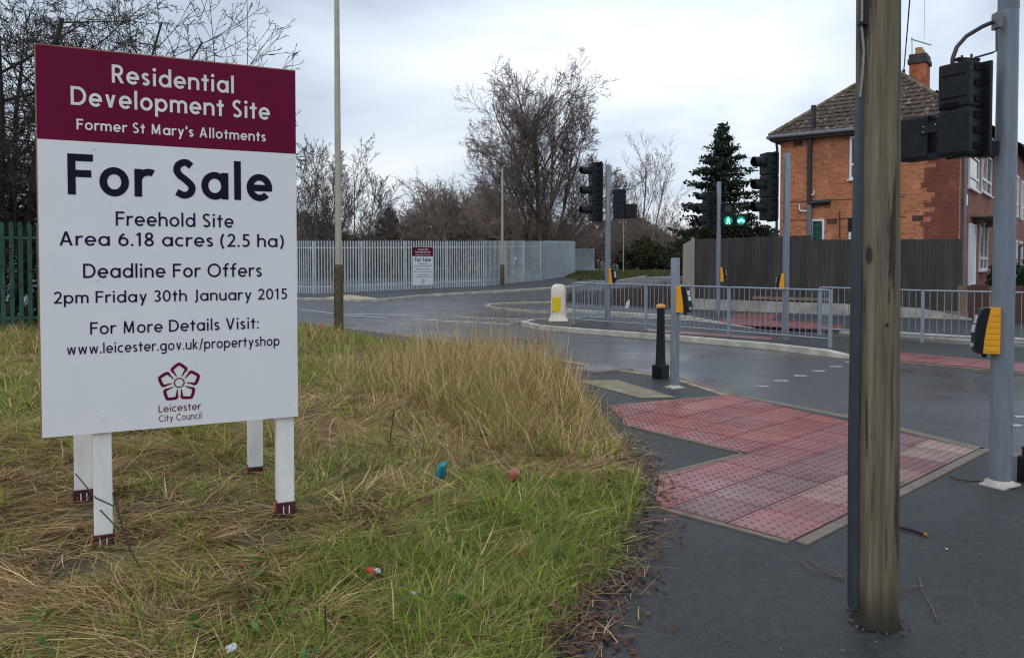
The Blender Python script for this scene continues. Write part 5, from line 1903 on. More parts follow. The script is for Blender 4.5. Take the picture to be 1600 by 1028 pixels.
M['blade'] = leafmat('grass_blade', 0.42, 0.65)

class Twigs:
    """tapered branches collected as triangular / pentagonal tubes"""
    def __init__(s):
        s.v, s.f, s.sz = [], [], []
    def tube(s, pts, r0, r1, n):
        k = len(pts)
        o = len(s.v)
        for i in range(k):
            d = (pts[min(i + 1, k - 1)] - pts[max(0, i - 1)])
            d = d.normalized() if d.length > 1e-9 else Vector((0, 0, 1))
            a = d.cross(Vector((.31, .52, .2) if abs(d.z) > .8 else (0, 0, 1))).normalized()
            b = d.cross(a)
            r = r0 + (r1 - r0) * i / (k - 1)
            for j in range(n):
                w = 2 * PI * j / n
                q = pts[i] + a * (r * math.cos(w)) + b * (r * math.sin(w))
                s.v.append((q.x, q.y, q.z))
        for i in range(k - 1):
            for j in range(n):
                s.f += [o + i * n + j, o + i * n + (j + 1) % n, o + (i + 1) * n + (j + 1) % n, o + (i + 1) * n + j]
                s.sz.append(4)
    def build(s, name, m, parent=None):
        return attr_mesh(name, s.v, s.f, s.sz, None, m, parent, True)
def grow(rnd, trunk, crown, p, d, L, r, lev, cfg):
    """one branch and, along it, the next level"""
    nseg = 5 if lev == 0 else 4
    pts = [p.copy()]
    dd = d.normalized()
    wob, up = cfg['wob'][min(lev, len(cfg['wob']) - 1)], cfg['up'][min(lev, len(cfg['up']) - 1)]
    for i in range(nseg):
        dd = (dd + Vector((rnd.gauss(0, 1), rnd.gauss(0, 1), rnd.gauss(0, 1))) * wob + Vector((0, 0, up))).normalized()
        pts.append(pts[-1] + dd * (L / nseg))
    rmin = cfg['rmin']
    r1 = max(rmin, r * (.35 if lev else .45))
    tgt = trunk if lev <= cfg.get('trunk_lev', 0) else crown
    tgt.tube(pts, max(r, rmin), r1, 7 if lev == 0 else (5 if lev == 1 else 3))
    if lev >= cfg['levels'] - 1:
        return
    k = cfg['n'][lev]
    k = max(1, int(k * rnd.uniform(.75, 1.25)))
    t0 = cfg['start'][lev]
    for i in range(k):
        t = t0 + (1 - t0) * (i + rnd.random()) / k
        x = t * nseg
        j = min(nseg - 1, int(x))
        q = pts[j].lerp(pts[j + 1], x - j)
        base = (pts[j + 1] - pts[j]).normalized()
        ax = base.cross(Vector((rnd.gauss(0, 1), rnd.gauss(0, 1), rnd.gauss(0, 1)))).normalized()
        ang = R(cfg['ang'][lev] * rnd.uniform(.7, 1.3))
        nd = base * math.cos(ang) + ax * math.sin(ang)
        nl = L * cfg['len'][lev] * rnd.uniform(.65, 1.2) * (1.15 - .55 * t)
        grow(rnd, trunk, crown, q, nd, nl, max(rmin, (r + (r1 - r) * t) * cfg['rad'][lev]), lev + 1, cfg)
def bare_tree(label, loc, stems, cfg, seed, mt, mc, name='bare_tree', group=None):
    rnd = random.Random(seed)
    t, c = Twigs(), Twigs()
    for (dx, dy, L, r, ox, oy) in stems:
        grow(rnd, t, c, Vector((ox, oy, -.2)), Vector((dx, dy, 1)), L, r, 0, cfg)
    root = thing(name, label, 'tree', loc, 0, group)
    t.build('trunk', M[mt], root)
    c.build('crown', M[mc], root)
    return root
# the big bare tree behind the fence corner
bt = AT(845, 430, 64)
bt.z = .7
H = ZAT(135, 64) - .7
cfg = dict(levels=5, n=[13, 9, 7, 5], start=[.20, .2, .15, .15], ang=[36, 38, 42, 45], len=[.62, .55, .5, .48], rad=[.5, .5, .5, .6], wob=[.04, .07, .09, .12], up=[.02, .09, .06, .03], rmin=.0135, trunk_lev=1)
bare_tree('largest bare winter tree, standing behind the end of the palisade', bt,
          [(0.02, 0, H * .86, .26, 0, 0), (-.36, .1, H * .66, .17, -.2, .2), (.36, .1, H * .68, .16, .4, .1), (.62, .1, H * .50, .12, .5, .1), (-.15, -.1, H * .74, .16, -.5, 0), (.18, 0, H * .74, .15, .3, -.2), (-.56, 0, H * .46, .11, -.3, .1)], cfg, 11, 'trunkgreen', 'bark2')
# left pair beyond the lamp post
cfg2 = dict(levels=5, n=[11, 7, 5, 3], start=[.25, .2, .2, .2], ang=[28, 32, 36, 40], len=[.55, .55, .5, .5], rad=[.5, .5, .55, .6], wob=[.03, .06, .08, .10], up=[.04, .12, .08, .05], rmin=.012, trunk_lev=1)
for (px, seed, hpx, lab) in ((497, 21, 258, 'bare multi-stemmed tree just left of the cream lamp post'), (552, 22, 262, 'bare multi-stemmed tree just right of the cream lamp post')):
    q = AT(px, 430, 60); q.z = .5
    H = ZAT(hpx, 60) - .5
    bare_tree(lab, q, [(-.22, 0, H * .85, .06, -.3, 0), (.02, 0, H * .95, .07, 0, 0), (.24, 0, H * .85, .06, .3, 0), (.44, .1, H * .7, .05, .4, .1), (-.44, .1, H * .7, .05, -.4, .1)], cfg2, seed, 'bark', 'bark')
# pale loose tree beyond the far signal
q = AT(1003, 425, 80); q.z = .9
H = ZAT(262, 80) - .9
cfg3 = dict(cfg2); cfg3['rmin'] = .011
bare_tree('thin pale bare tree right of the far island signal', q, [(.0, 0, H, .12, 0, 0), (.3, 0, H * .9, .09, .2, 0), (-.3, 0, H * .8, .09, -.2, 0), (.55, 0, H * .6, .07, .2, 0), (-.6, 0, H * .6, .07, -.2, 0)], cfg3, 31, 'bark2', 'twig_brown')
# the tangled thorn tree over the green fence
cfg4 = dict(levels=5, n=[15, 9, 6, 4], start=[.12, .1, .1, .1], ang=[58, 48, 52, 55], len=[.50, .55, .52, .5], rad=[.42, .5, .55, .6], wob=[.06, .09, .11, .14], up=[.02, -.01, .02, .02], rmin=.0075, trunk_lev=1)
q = G(20, 520); q = Vector((q.x * 1.12, 19.0, 0))
bare_tree('dark tangled thorn tree rising behind the sale sign and the green fence', q,
          [(.1, -.05, 8.2, .16, 0, 0), (-.5, .0, 7.0, .12, -.4, 0), (.36, 0, 7.8, .12, .3, 0), (.60, .1, 7.6, .09, .4, .2), (-.2, .4, 7.5, .10, 0, .3), (.25, .3, 7.8, .1, .2, .2)], cfg4, 41, 'bark3', 'bark3')
cfg5 = dict(levels=5, n=[10, 5, 3, 2], start=[.3, .2, .2, .2], ang=[40, 44, 48, 50], len=[.42, .5, .5, .5], rad=[.45, .5, .55, .6], wob=[.06, .08, .10, .12], up=[.0, .03, .03, .02], rmin=.007, trunk_lev=0)
bare_tree('thin straggling bare tree whose long twigs show above the sale sign', q + Vector((.6, .6, 0)), [(.82, .05, 8.0, .06, 0, 0), (.62, 0, 8.6, .055, -.2, 0), (.98, .1, 7.6, .05, .2, .1), (.72, .1, 8.4, .05, .5, .3), (.52, .1, 8.6, .05, 0, .2)], cfg5, 47, 'bark3', 'bark3')
q2 = Vector((q.x - 4.2, 20.5, 0))
bare_tree('dark thorn tree at the left edge of the picture', q2, [(.2, 0, 7.5, .16, 0, 0), (.6, .1, 6.5, .12, .2, 0), (-.3, .1, 6.5, .12, -.2, .1), (.9, -.1, 5.5, .1, .2, .1)], cfg4, 43, 'bark3', 'bark3')

# leaf quads
def leaf_cloud(rnd, pts, size, cols, flat=.0):
    """arrays of small pointed quads round the given points"""
    pts = np.asarray(pts, np.float32)
    n = len(pts)
    a = rnd.normal(size=(n, 3)); a /= np.linalg.norm(a, axis=1)[:, None]
    b = rnd.normal(size=(n, 3)); b -= a * (a * b).sum(1)[:, None]; b /= np.linalg.norm(b, axis=1)[:, None]
    s = (np.asarray(size) * rnd.uniform(.6, 1.4, n))[:, None]
    v = np.stack([pts - a * s, pts + b * s * .42, pts + a * s, pts - b * s * .42], 1).reshape(-1, 3)
    f = np.arange(n * 4)
    return v, f, np.full(n, 4), np.repeat(cols, 4, 0)
def tints(rs, n, lo, hi, var=.3):
    t = rs.uniform(0, 1, (n, 1))
    c = np.asarray(lo)[None] * (1 - t) + np.asarray(hi)[None] * t
    c = c * rs.uniform(1 - var, 1 + var, (n, 1))
    return np.concatenate([c, np.ones((n, 1))], 1)
def blob_points(rs, blobs, n, shell=.55):
    out = []
    vol = np.array([b[3] * b[4] * b[5] for b in blobs]) ** .75
    for b, k in zip(blobs, (n * vol / vol.sum()).astype(int)):
        d = rs.normal(size=(k, 3)); d /= np.linalg.norm(d, axis=1)[:, None]
        r = shell + (1 - shell) * rs.uniform(0, 1, (k, 1)) ** .5
        r = r * (1 + .22 * np.sin(d[:, :1] * 5 + b[0]) * np.cos(d[:, 2:] * 6 + b[1]))
        p = d * r * np.array(b[3:6])[None] + np.array(b[:3])[None]
        out.append(p)
    return np.concatenate(out)
def bush(name, label, cat, loc, blobs, n, size, lo, hi, seed, stems=6, kind=None, group=None):
    rs = np.random.default_rng(seed)
    rnd = random.Random(seed)
    p = blob_points(rs, blobs, n)
    p = p[p[:, 2] > 0.0]
    v, f, sz, c = leaf_cloud(rs, p, size, tints(rs, len(p), lo, hi))
    root = thing(name, label, cat, loc, 0, group)
    attr_mesh('foliage', v, f, sz, c, M['leaf'], root)
    t = Twigs()
    for i in range(stems):
        b = blobs[i % len(blobs)]
        q = Vector((b[0] * .4, b[1] * .4, -.1))
        e = Vector((b[0] + rnd.uniform(-.4, .4) * b[3], b[1] + rnd.uniform(-.4, .4) * b[4], b[2] + .3 * b[5]))
        t.tube([q, q.lerp(e, .5) + Vector((rnd.uniform(-.2, .2), rnd.uniform(-.2, .2), .1)), e], .05, .015, 5)
    t.build('stem', M['bark'], root)
    return root
def conifer(label, loc, H, Rr, seed, lo, hi, whorls=34, start=.10, name='conifer', dens=1.0, droop=.22):
    rs = np.random.default_rng(seed)
    rnd = random.Random(seed)
    root = thing(name, label, 'tree', loc)
    t = Twigs()
    t.tube([Vector((0, 0, -.2)), Vector((.03, 0, H * .5)), Vector((0, 0, H * .97))], H * .018, .02, 8)
    tb = Twigs()
    pts, siz = [], []
    ph = rnd.uniform(0, 6)
    for w in range(whorls):
        q = w / (whorls - 1)
        z = H * (start + (1 - start) * q ** .9)
        lay = .74 + .26 * math.sin(w * 1.9 + ph)
        for b in range(rnd.randint(6, 8)):
            a = rnd.uniform(0, 2 * PI)
            L = Rr * (1 - q) ** .85 * rnd.uniform(.62, 1.08) * lay + .10
            e = [Vector((0, 0, z))]
            for s in range(1, 5):
                u = s / 4
                e.append(Vector((math.cos(a) * L * u, math.sin(a) * L * u, z - droop * L * u + .30 * L * u * u * (0.6 + .4 * q))))
            tb.tube(e, .02 + .02 * (1 - q), .008, 3)
            k = max(4, int(L * 13 * dens))
            for i in range(k):
                u = (.15 + .85 * (i + rnd.random()) / k)
                x = u * 4
                j = min(3, int(x))
                c = e[j].lerp(e[j + 1], x - j)
                sp = .17 * L * (1.15 - u) + .10
                pts.append((c.x + rnd.gauss(0, sp), c.y + rnd.gauss(0, sp), c.z - abs(rnd.gauss(0, .10)) + .02))
                siz.append(.12 + .06 * rnd.random())
    tr = t.build('trunk', M['bark'], root)
    tb.build('limb', M['bark'], tr)
    v, f, sz, c = leaf_cloud(rs, pts, np.array(siz), tints(rs, len(pts), lo, hi, .35))
    attr_mesh('crown', v, f, sz, c, M['leaf'], root)
    return root
q = AT(1127, 430, 52); q.z = .4
conifer('tall dark spruce standing behind the lit green crossing signal', q, ZAT(194, 52) - .4, 4.7, 51, (.014, .026, .018), (.046, .066, .040), 38, .14, dens=2.5)
q = AT(1124, 430, 49); q.z = .35
bush('evergreen_shrub', 'broad dull green evergreen at the foot of the tall spruce', 'shrub', q,
     [(-1.9, 0, 1.6, 1.4, 1.3, 1.6), (.2, .2, 2.2, 1.6, 1.3, 2.2), (2.0, 0, 2.0, 1.5, 1.2, 2.0), (3.0, 0, 1.2, 1.1, 1.0, 1.3), (0.9, 0, 3.2, 1.2, 1.0, 1.3), (-.9, 0, 3.0, 1.2, 1, 1.2)], 9000, .13, (.022, .027, .013), (.060, .060, .026), 52)
q = AT(608, 425, 66); q.z = .7
conifer('small dark bushy pine between the bare trees', q, ZAT(326, 66) - .7, 1.9, 53, (.008, .018, .016), (.022, .040, .030), 16, .30, dens=3.2, droop=-.45)
q = AT(1003, 426, 76); q.z = .9
bush('ivy_bank', 'green ivy covered mound beside the climbing side road', 'shrub', q,
     [(-1.5, 0, 1.0, 1.2, 1.2, 1.2), (0, 0, 1.5, 1.5, 1.3, 1.7), (1.4, .2, 1.2, 1.3, 1.2, 1.3), (2.4, .4, .7, .9, 1, .8)], 7000, .14, (.030, .040, .016), (.080, .092, .034), 54)
q = AT(1590, 430, 27.5); q.z = 0
bush('hedge', 'clipped green hedge at the right edge in front of the terrace', 'hedge', Vector((q.x, q.y, .0)),
     [(0, 0, .75, .9, .6, .85), (1.0, .5, .75, .9, .6, .85), (-.3, -.1, 1.0, .5, .5, .65)], 6000, .05, (.010, .028, .012), (.030, .062, .022), 55)
q = AT(1556, 430, 24.5); q.z = 0
bush('dark_shrub', 'dark shrub beside the red-brown garden fence', 'shrub', q, [(0, 0, .9, .25, .3, .8), (.1, 0, .6, .3, .3, .6)], 1500, .05, (.004, .006, .006), (.012, .016, .014), 56)

# brown winter thicket behind the fence: one mass
tw = Twigs()
rnd = random.Random(61)
cfgb = dict(levels=4, n=[11, 7, 5], start=[.10, .12, .15], ang=[36, 42, 46], len=[.6, .55, .5], rad=[.55, .6, .6], wob=[.08, .14, .18], up=[.03, .06, .04], rmin=.013, trunk_lev=-1)
spots = []
for px in range(440, 1080, 14):
    base = 345
    if px < 600:
        base = 358 + 8 * math.sin(px * .05)
    elif px < 660:
        base = 362 - (px - 600) * .8
    elif px < 800:
        base = 306 + 12 * math.sin(px * .11)
    elif px < 900:
        base = 335
    else:
        base = 352 + 8 * math.sin(px * .09)
    spots.append((px, base + rnd.uniform(-8, 10), rnd.uniform(62, 70)))
    spots.append((px + 7, base + 26 + rnd.uniform(-8, 10), rnd.uniform(58, 62)))
for (px, py, Y) in spots:
    if px > 800:
        Y += 16
    if px > 895:
        Y += 12
    p = AT(px, 430, Y)
    p.z = gz(Y)
    H = (ZAT(py, Y) - gz(Y))
    for s in range(3):
        grow(rnd, tw, tw, p + Vector((rnd.uniform(-.4, .4), rnd.uniform(-.4, .4), 0)), Vector((rnd.uniform(-.45, .45), rnd.uniform(-.3, .3), 1)), H * rnd.uniform(.76, 1.0), .045, 0, cfgb)
tag(tw.build('thicket', M['twig_brown']), 'brown leafless thicket filling the background behind the palisade', 'thicket', kind='stuff')
# low evergreen and bramble scrub in the thicket's foot
rs = np.random.default_rng(62)
pp = []
for px in range(430, 1090, 6):
    for k in range(60):
        Y = rs.uniform(58, 72) + (16 if px > 800 else 0) + (12 if px > 895 else 0)
        p = AT(px + rs.uniform(-5, 5), 430, Y)
        h = (ZAT(368 + 14 * math.sin(px * .07) - 6 * math.sin(px * .21), Y) - gz(Y)) * rs.uniform(0, 1) ** .8
        pp.append((p.x, p.y, gz(Y) + h))
v, f, sz, c = leaf_cloud(rs, pp, .22, tints(rs, len(pp), (.050, .040, .026), (.095, .082, .050)))
tag(attr_mesh('scrub', v, f, sz, c, M['leaf']), 'low brown and olive bramble scrub behind the palisade', 'scrub', kind='stuff')
pp = []
for i in range(30000):
    y = rs.uniform(18.5, 24)
    x = rs.uniform(-22, -.30 * y)
    hmax = (2.4 if x > -10 else 3.6) + .7 * math.sin(x * 1.3) + .4 * math.sin(x * 3.1)
    pp.append((x, y, rs.uniform(0, 1) ** .7 * hmax))
    if len(pp) > 14000:
        break
v, f, sz, c = leaf_cloud(rs, pp, .09, tints(rs, len(pp), (.012, .014, .009), (.040, .045, .020)))
tag(attr_mesh('scrub', v, f, sz, c, M['leaf']), 'dark ivy and bramble scrub behind the green palisade', 'scrub', kind='stuff')
# far tree line so the horizon is never bare
tl = Twigs()
rnd = random.Random(63)
pp = []
rs = np.random.default_rng(64)
for i in range(26000):
    a = rs.uniform(-1.25, 1.25)
    d = rs.uniform(128, 150)
    hh = 6.0 + 2.2 * math.sin(a * 17) + 1.4 * math.sin(a * 43 + 1)
    pp.append((d * math.sin(a), d * math.cos(a), .8 + hh * rs.uniform(0, 1) ** .6))
v, f, sz, c = leaf_cloud(rs, pp, .75, tints(rs, len(pp), (.05, .045, .04), (.085, .075, .065)))
tag(attr_mesh('far_wood', v, f, sz, c, M['leaf']), 'low grey-brown line of far woodland', 'wood', kind='stuff')

# ------------------------------------------------------------------ verge and its grass
verge_poly = [(v.x, v.y) for v in vedge] + [(v.x, v.y) for v in vk] + [(-14, 26), (-20, 20), (-14, 0.5), (-6, -3), (0.0, -3)]
vx = [p[0] for p in verge_poly]
def vnoise(x, y):
    return (np.sin(x * 1.7 + 1.3 * np.sin(y * .9)) * np.cos(y * 1.9 + .7 * np.sin(x * 1.1)) * .5 + np.sin(x * 4.3 + y * 3.1) * np.cos(y * 4.9 - x * 2.2) * .3 + np.sin(x * 9.1 - y * 7.3) * np.sin(y * 10.3 + x * 6.1) * .2)
def vz(x, y):
    x, y = np.asarray(x, float), np.asarray(y, float)
    d = dist_poly(x, y, verge_poly)
    return .010 - .050 * np.exp(-((x + 2.24) ** 2 + (y - 4.12) ** 2) / .10) - .03 * np.exp(-((x + 1.39) ** 2 + (y - 4.5) ** 2) / .10) + np.minimum(d * .06, .018) + vnoise(x, y) * .014 * np.minimum(d / .5, 1) + .10 * np.exp(-(((x + .2) / 1.5) ** 2 + ((y - 10.0) / 2.4) ** 2)) * np.minimum(d / .6, 1)
o = sheet('verge', verge_poly, lambda x, y: float(vz([x], [y])[0]), M['soil'], .35)

def blades(name, label, pts, h, az, lean, curve, w, cols, cat='grass', root_z=None, bend=.35):
    """pts (n,2); h length; az lean direction; lean angle from vertical; curve extra bend to the tip; w width"""
    if root_z is None:
        tl = h * np.sin(np.minimum(lean + curve * .5, 1.57))
        tx, ty = pts[:, 0] + np.cos(az) * tl, pts[:, 1] + np.sin(az) * tl
        ok = inside(tx, ty, verge_poly) | (rs.uniform(0, 1, len(pts)) < .10)
        pts, h, az, lean, curve, w, cols = pts[ok], h[ok], az[ok], lean[ok], curve[ok], w[ok], cols[ok]
    n = len(pts)
    z0 = vz(pts[:, 0], pts[:, 1]) if root_z is None else root_z
    S_ = [0, .35, .7, 1.0]
    pos = np.stack([pts[:, 0], pts[:, 1], z0], 1)
    fw = np.stack([np.cos(az), np.sin(az), np.zeros(n)], 1)
    side = np.stack([-np.sin(az), np.cos(az), np.zeros(n)], 1)
    tw_ = np.random.default_rng(n).uniform(-1, 1, n)
    side = side * np.cos(tw_)[:, None] + fw * np.sin(tw_)[:, None]
    bd = np.random.default_rng(n + 1).normal(0, bend, n)
    rows = []
    p = pos.copy()
    for i in range(4):
        if i:
            th = np.minimum(lean + curve * (S_[i] + S_[i - 1]) / 2, 2.3)
            st = h * (S_[i] - S_[i - 1])
            a_ = az + bd * S_[i]
            fw = np.stack([np.cos(a_), np.sin(a_), np.zeros(n)], 1)
            p = p + fw * (np.sin(th) * st)[:, None] + np.array([0, 0, 1.0])[None] * (np.cos(th) * st)[:, None]
            lowest = z0 + .006 + .02 * (np.arange(n) % 7) / 7
            p[:, 2] = np.maximum(p[:, 2], lowest)
        ww = w * (1 - .85 * S_[i] ** 1.5) * .5
        if i < 3:
            rows.append(p - side * ww[:, None]); rows.append(p + side * ww[:, None])
        else:
            rows.append(p)
    V_ = np.stack(rows, 1).reshape(-1, 3)       # 7 per blade
    b = np.arange(n)[:, None] * 7
    F = np.concatenate([b + np.array([[0, 1, 3, 2]]), b + np.array([[2, 3, 5, 4]]), b + np.array([[4, 5, 6]])], 1).ravel()
    sz = np.tile([4, 4, 3], n)
    ob = attr_mesh(name, V_, F, sz, np.repeat(cols, 7, 0), M['blade'])
    return tag(ob, label, cat, kind='stuff')
rs = np.random.default_rng(7)
FEET = [(-2.26, 4.24), (-1.41, 4.68), (-2.86, 5.1), (-1.97, 5.9)]
def sample(n, x0, x1, y0, y1, marg=.0, dens=None, feet=.0):
    x = rs.uniform(x0, x1, n)
    y = rs.uniform(y0, y1, n)
    k = inside(x, y, verge_poly) & (np.abs(x) < .90 * y + 1.8)
    if marg:
        k &= dist_poly(x, y, verge_poly) > marg
    if dens is not None:
        k &= rs.uniform(0, 1, n) < dens(x, y)
    for fx, fy in FEET if feet else ():
        k &= (np.hypot(x - fx * .965, y - fy * .965) > feet) | (rs.uniform(0, 1, n) < .12)
    return np.stack([x[k], y[k]], 1)
def palette(n, straw, seedv=None):
    """straw: share of dead blades per blade"""
    g = tints(rs, n, (.140, .195, .024), (.37, .43, .075), .36)
    s = tints(rs, n, (.43, .285, .122), (.87, .635, .335), .38)
    dk = tints(rs, n, (.19, .105, .05), (.40, .235, .12), .38)
    u = rs.uniform(0, 1, n)
    c = np.where((u < straw)[:, None], s, g)
    u2 = rs.uniform(0, 1, n)
    return np.where(((u2 < .34) & (u < straw))[:, None], dk, c)
def strawness(x, y):
    """how dead the sward is at a place: flattened hay in front, greener by the path and the right"""
    base = .88 + .42 * vnoise(x * .8 + 3, y * .8)
    nearpath = np.clip(1 - dist_poly(x, y, [(v.x, v.y) for v in vedge] + [(vedge[-1].x + .01, vedge[-1].y)]) / 1.5, 0, 1)
    base = base - .66 * nearpath * (y < 5.6)
    base = base + .12 * (y > 6.5) * (x > -1.2) - .22 * (y > 7) * (x < -2.6)
    return np.clip(base, .06, .95)
# 1 flattened hay, swept in swirls
# loose single blades first, then matted wisps that lie one over another
for (n, y0, y1, ww, hh) in ((26000, 2.2, 4.2, .0065, (.14, .40)), (34000, 4.2, 7.5, .0085, (.16, .42)), (40000, 7.5, 12.5, .012, (.2, .42)), (40000, 12.5, 24, .018, (.22, .42))):
    xm = .90 * y1 + 1.4
    n = int(n * (xm + 3.2) / (.7 * y1 + 4.0))
    p = sample(n, -xm, min(3.2, xm), y0, y1, feet=.20)
    k = len(p)
    az = 2.4 * vnoise(p[:, 0] * .55 + 5, p[:, 1] * .55) * 2.2 + .25 + rs.normal(0, .8, k)
    cols = palette(k, strawness(p[:, 0], p[:, 1]) + .05)
    blades('grass', 'loose flattened dead and green grass of the verge', p, rs.uniform(*hh, k), az, rs.uniform(1.25, 1.57, k), rs.uniform(.0, .3, k), ww * rs.uniform(.5, 1.4, k), cols, bend=.6)
for (n, per, y0, y1, ww, hh, sp) in ((3600, 15, 2.2, 4.2, .0070, (.18, .46), .028), (4200, 15, 4.2, 7.5, .0090, (.20, .50), .036), (3000, 14, 7.5, 12.5, .013, (.22, .5), .05)):
    xm = .90 * y1 + 1.4
    n = int(n * (xm + 3.2) / (.7 * y1 + 4.0))
    c = sample(n, -xm, min(3.2, xm), y0, y1, feet=.22, dens=lambda x, y: np.clip(.55 + 1.1 * vnoise(x * 1.3 + 2, y * 1.3), .12, 1))
    k = len(c)
    q = np.repeat(c, per, 0)
    m_ = len(q)
    caz = np.repeat(2.4 * vnoise(c[:, 0] * .55 + 5, c[:, 1] * .55) * 2.2 + .25 + rs.normal(0, .65, k), per)
    cl = np.repeat(rs.uniform(1.12, 1.5, k), per)
    ch_ = np.repeat(rs.uniform(*hh, k), per)
    ctone = np.repeat(rs.uniform(.5, 1.3, (k, 1)), per, 0)
    gshare = np.repeat(np.clip(strawness(c[:, 0], c[:, 1]) + rs.normal(0, .25, k), .02, .98), per)
    cols = palette(m_, gshare)
    cols[:, :3] *= ctone
    blades('grass', 'matted wisps of flattened dead and green grass on the verge', q + rs.normal(0, sp, (m_, 2)), ch_ * rs.uniform(.6, 1.15, m_), caz + rs.normal(0, .22, m_), cl + rs.normal(0, .06, m_), rs.uniform(.1, .5, m_), ww * rs.uniform(.5, 1.35, m_), cols, bend=.45)
# 2 upright green tufts in clumps
def clumps(nc, per, x0, x1, y0, y1, h, w, dens, spread, straw, lean=(.05, .7), curve=(.4, 1.5), label='upright tufts of green grass on the verge', marg=.02):
    c = sample(nc, x0, x1, y0, y1, marg, dens, .38)
    k = len(c)
    q = np.repeat(c, per, 0)
    off = rs.normal(0, 1, (len(q), 2)) * spread
    pts = q + off
    ok = inside(pts[:, 0], pts[:, 1], verge_poly)
    pts, off = pts[ok], off[ok]
    n = len(pts)
    az = np.arctan2(off[:, 1], off[:, 0]) + rs.normal(0, .6, n)
    hs = np.repeat(rs.uniform(.6, 1.25, k), per)[ok]
    st = strawness(pts[:, 0], pts[:, 1]) * .6 if straw is None else np.full(n, straw)
    blades('grass', label, pts, rs.uniform(*h, n) * hs, az, rs.uniform(*lean, n), rs.uniform(*curve, n), w * rs.uniform(.6, 1.4, n), palette(n, st))
greenish = lambda x, y: np.clip(1.15 - strawness(x, y) * 1.25, .05, 1)
clumps(1900, 24, -5.0, 2.2, 2.2, 4.6, (.06, .20), .0055, greenish, .05, .08)
clumps(2400, 22, -7.5, 2.6, 4.6, 8.0, (.08, .24), .008, greenish, .07, .18)
clumps(1900, 20, -8, 2, 8, 13, (.12, .28), .012, greenish, .09, .25)
clumps(2200, 16, -14, 0, 13, 25, (.15, .32), .016, lambda x, y: np.full(x.shape, .8), .12, .22)
# 3 taller dead stems towards the kerb
def tall(x, y):
    d = np.exp(-(((x - .25) / .95) ** 2 + ((y - 9.2) / 1.5) ** 2)) + .45 * np.exp(-(((x + .9) / 1.1) ** 2 + ((y - 11.5) / 2.2) ** 2)) + .55 * np.exp(-(((x + .1) / .8) ** 2 + ((y - 7.4) / 1.0) ** 2))
    return np.clip(d, 0, 1)
clumps(1500, 30, -3.5, 2.2, 6.3, 15, (.22, .62), .0075, tall, .10, .86, (.1, .75), (.2, 1.1), 'tall dead grass leaning over the verge by the kerb')
clumps(700, 22, -4.5, 2.2, 6.0, 15, (.20, .42), .008, lambda x, y: np.clip(tall(x, y) + .25, 0, 1), .08, .25, (.05, .6), (.4, 1.4), 'green grass among the tall dead stems')
clumps(620, 7, -2.2, 2.0, 8.0, 14.5, (.55, 1.0), .0045, lambda x, y: np.clip(tall(x, y) * 1.2, 0, 1), .10, 1.0, (.0, .35), (.05, .5), 'fine feathery dead stems standing above the grass')
clumps(260, 18, -12, -3.3, 12, 18, (.25, .55), .012, lambda x, y: np.full(x.shape, .8), .15, .75, (.1, .8), (.3, 1.2), 'straw coloured grass at the foot of the green fence')
# broad-leaved weeds among the grass
def weeds(nc, x0, x1, y0, y1, s, dens=None, n=9):
    c = sample(nc, x0, x1, y0, y1, .05, dens)
    P_ = []
    for (x, y) in c:
        z = float(vz([x], [y])[0])
        for i in range(n):
            a = rs.uniform(0, 2 * PI)
            r = s * rs.uniform(.3, 1.6)
            P_.append((x + r * math.cos(a), y + r * math.sin(a), z + rs.uniform(.02, .09)))
    return P_
pp = weeds(90, -2.5, 1.5, 2.4, 5.2, .035, lambda x, y: greenish(x, y)) + weeds(160, -6, 2, 5, 13, .07, lambda x, y: greenish(x, y) * .8)
v, f, sz, c = leaf_cloud(rs, pp, .026, tints(rs, len(pp), (.06, .14, .03), (.15, .27, .07)))
tag(attr_mesh('weeds', v, f, sz, c, M['leaf']), 'small broad-leaved weeds scattered in the grass', 'weeds', kind='stuff')
# dead leaves along the path's edge
def leaves(n, along, width, size):
    P_ = []
    for i in range(n):
        j = rs.integers(0, len(along) - 1)
        t = rs.uniform()
        a, b_ = along[j], along[j + 1]
        d = Vector((b_.x - a.x, b_.y - a.y, 0)).normalized()
        off = rs.normal(-.06, width)
        x, y = a.x + (b_.x - a.x) * t - d.y * off, a.y + (b_.y - a.y) * t + d.x * off
        z = float(vz([x], [y])[0]) + .02 if inside(np.array([x]), np.array([y]), verge_poly)[0] else .006
        P_.append((x, y, z + rs.uniform(0, .012)))
    return P_
def flat_leaves(name, label, P_, size, lo, hi):
    P_ = np.array(P_)
    n = len(P_)
    az = rs.uniform(0, 2 * PI, n)
    a = np.stack([np.cos(az), np.sin(az), rs.normal(0, .25, n)], 1)
    b_ = np.stack([-np.sin(az), np.cos(az), rs.normal(0, .3, n)], 1)
    s = (size * rs.uniform(.5, 1.4, n))[:, None]
    up_ = np.array([0, 0, 1.0])[None] * s * rs.uniform(-.05, .35, (n, 1))
    V_ = np.stack([P_ - a * s, P_ - a * s * .2 + b_ * s * .55 + up_, P_ + a * s * .5 + b_ * s * .35 + up_ * .6, P_ + a * s * 1.1, P_ + a * s * .5 - b_ * s * .4 + up_ * .5, P_ - a * s * .2 - b_ * s * .5 + up_], 1).reshape(-1, 3)
    V_[:, 2] = np.maximum(V_[:, 2], .004)
    return tag(attr_mesh(name, V_, np.arange(n * 6), np.full(n, 6), np.repeat(tints(rs, n, lo, hi), 6, 0), M['leaf']), label, 'leaves', kind='stuff')
flat_leaves('fallen_leaves', 'brown fallen leaves along the edge of the path', leaves(1100, vedge[:7], .085, .03) + leaves(420, vedge[:5], .16, .03) + leaves(160, vedge[6:], .1, .03), .017, (.060, .026, .020), (.20, .095, .062))
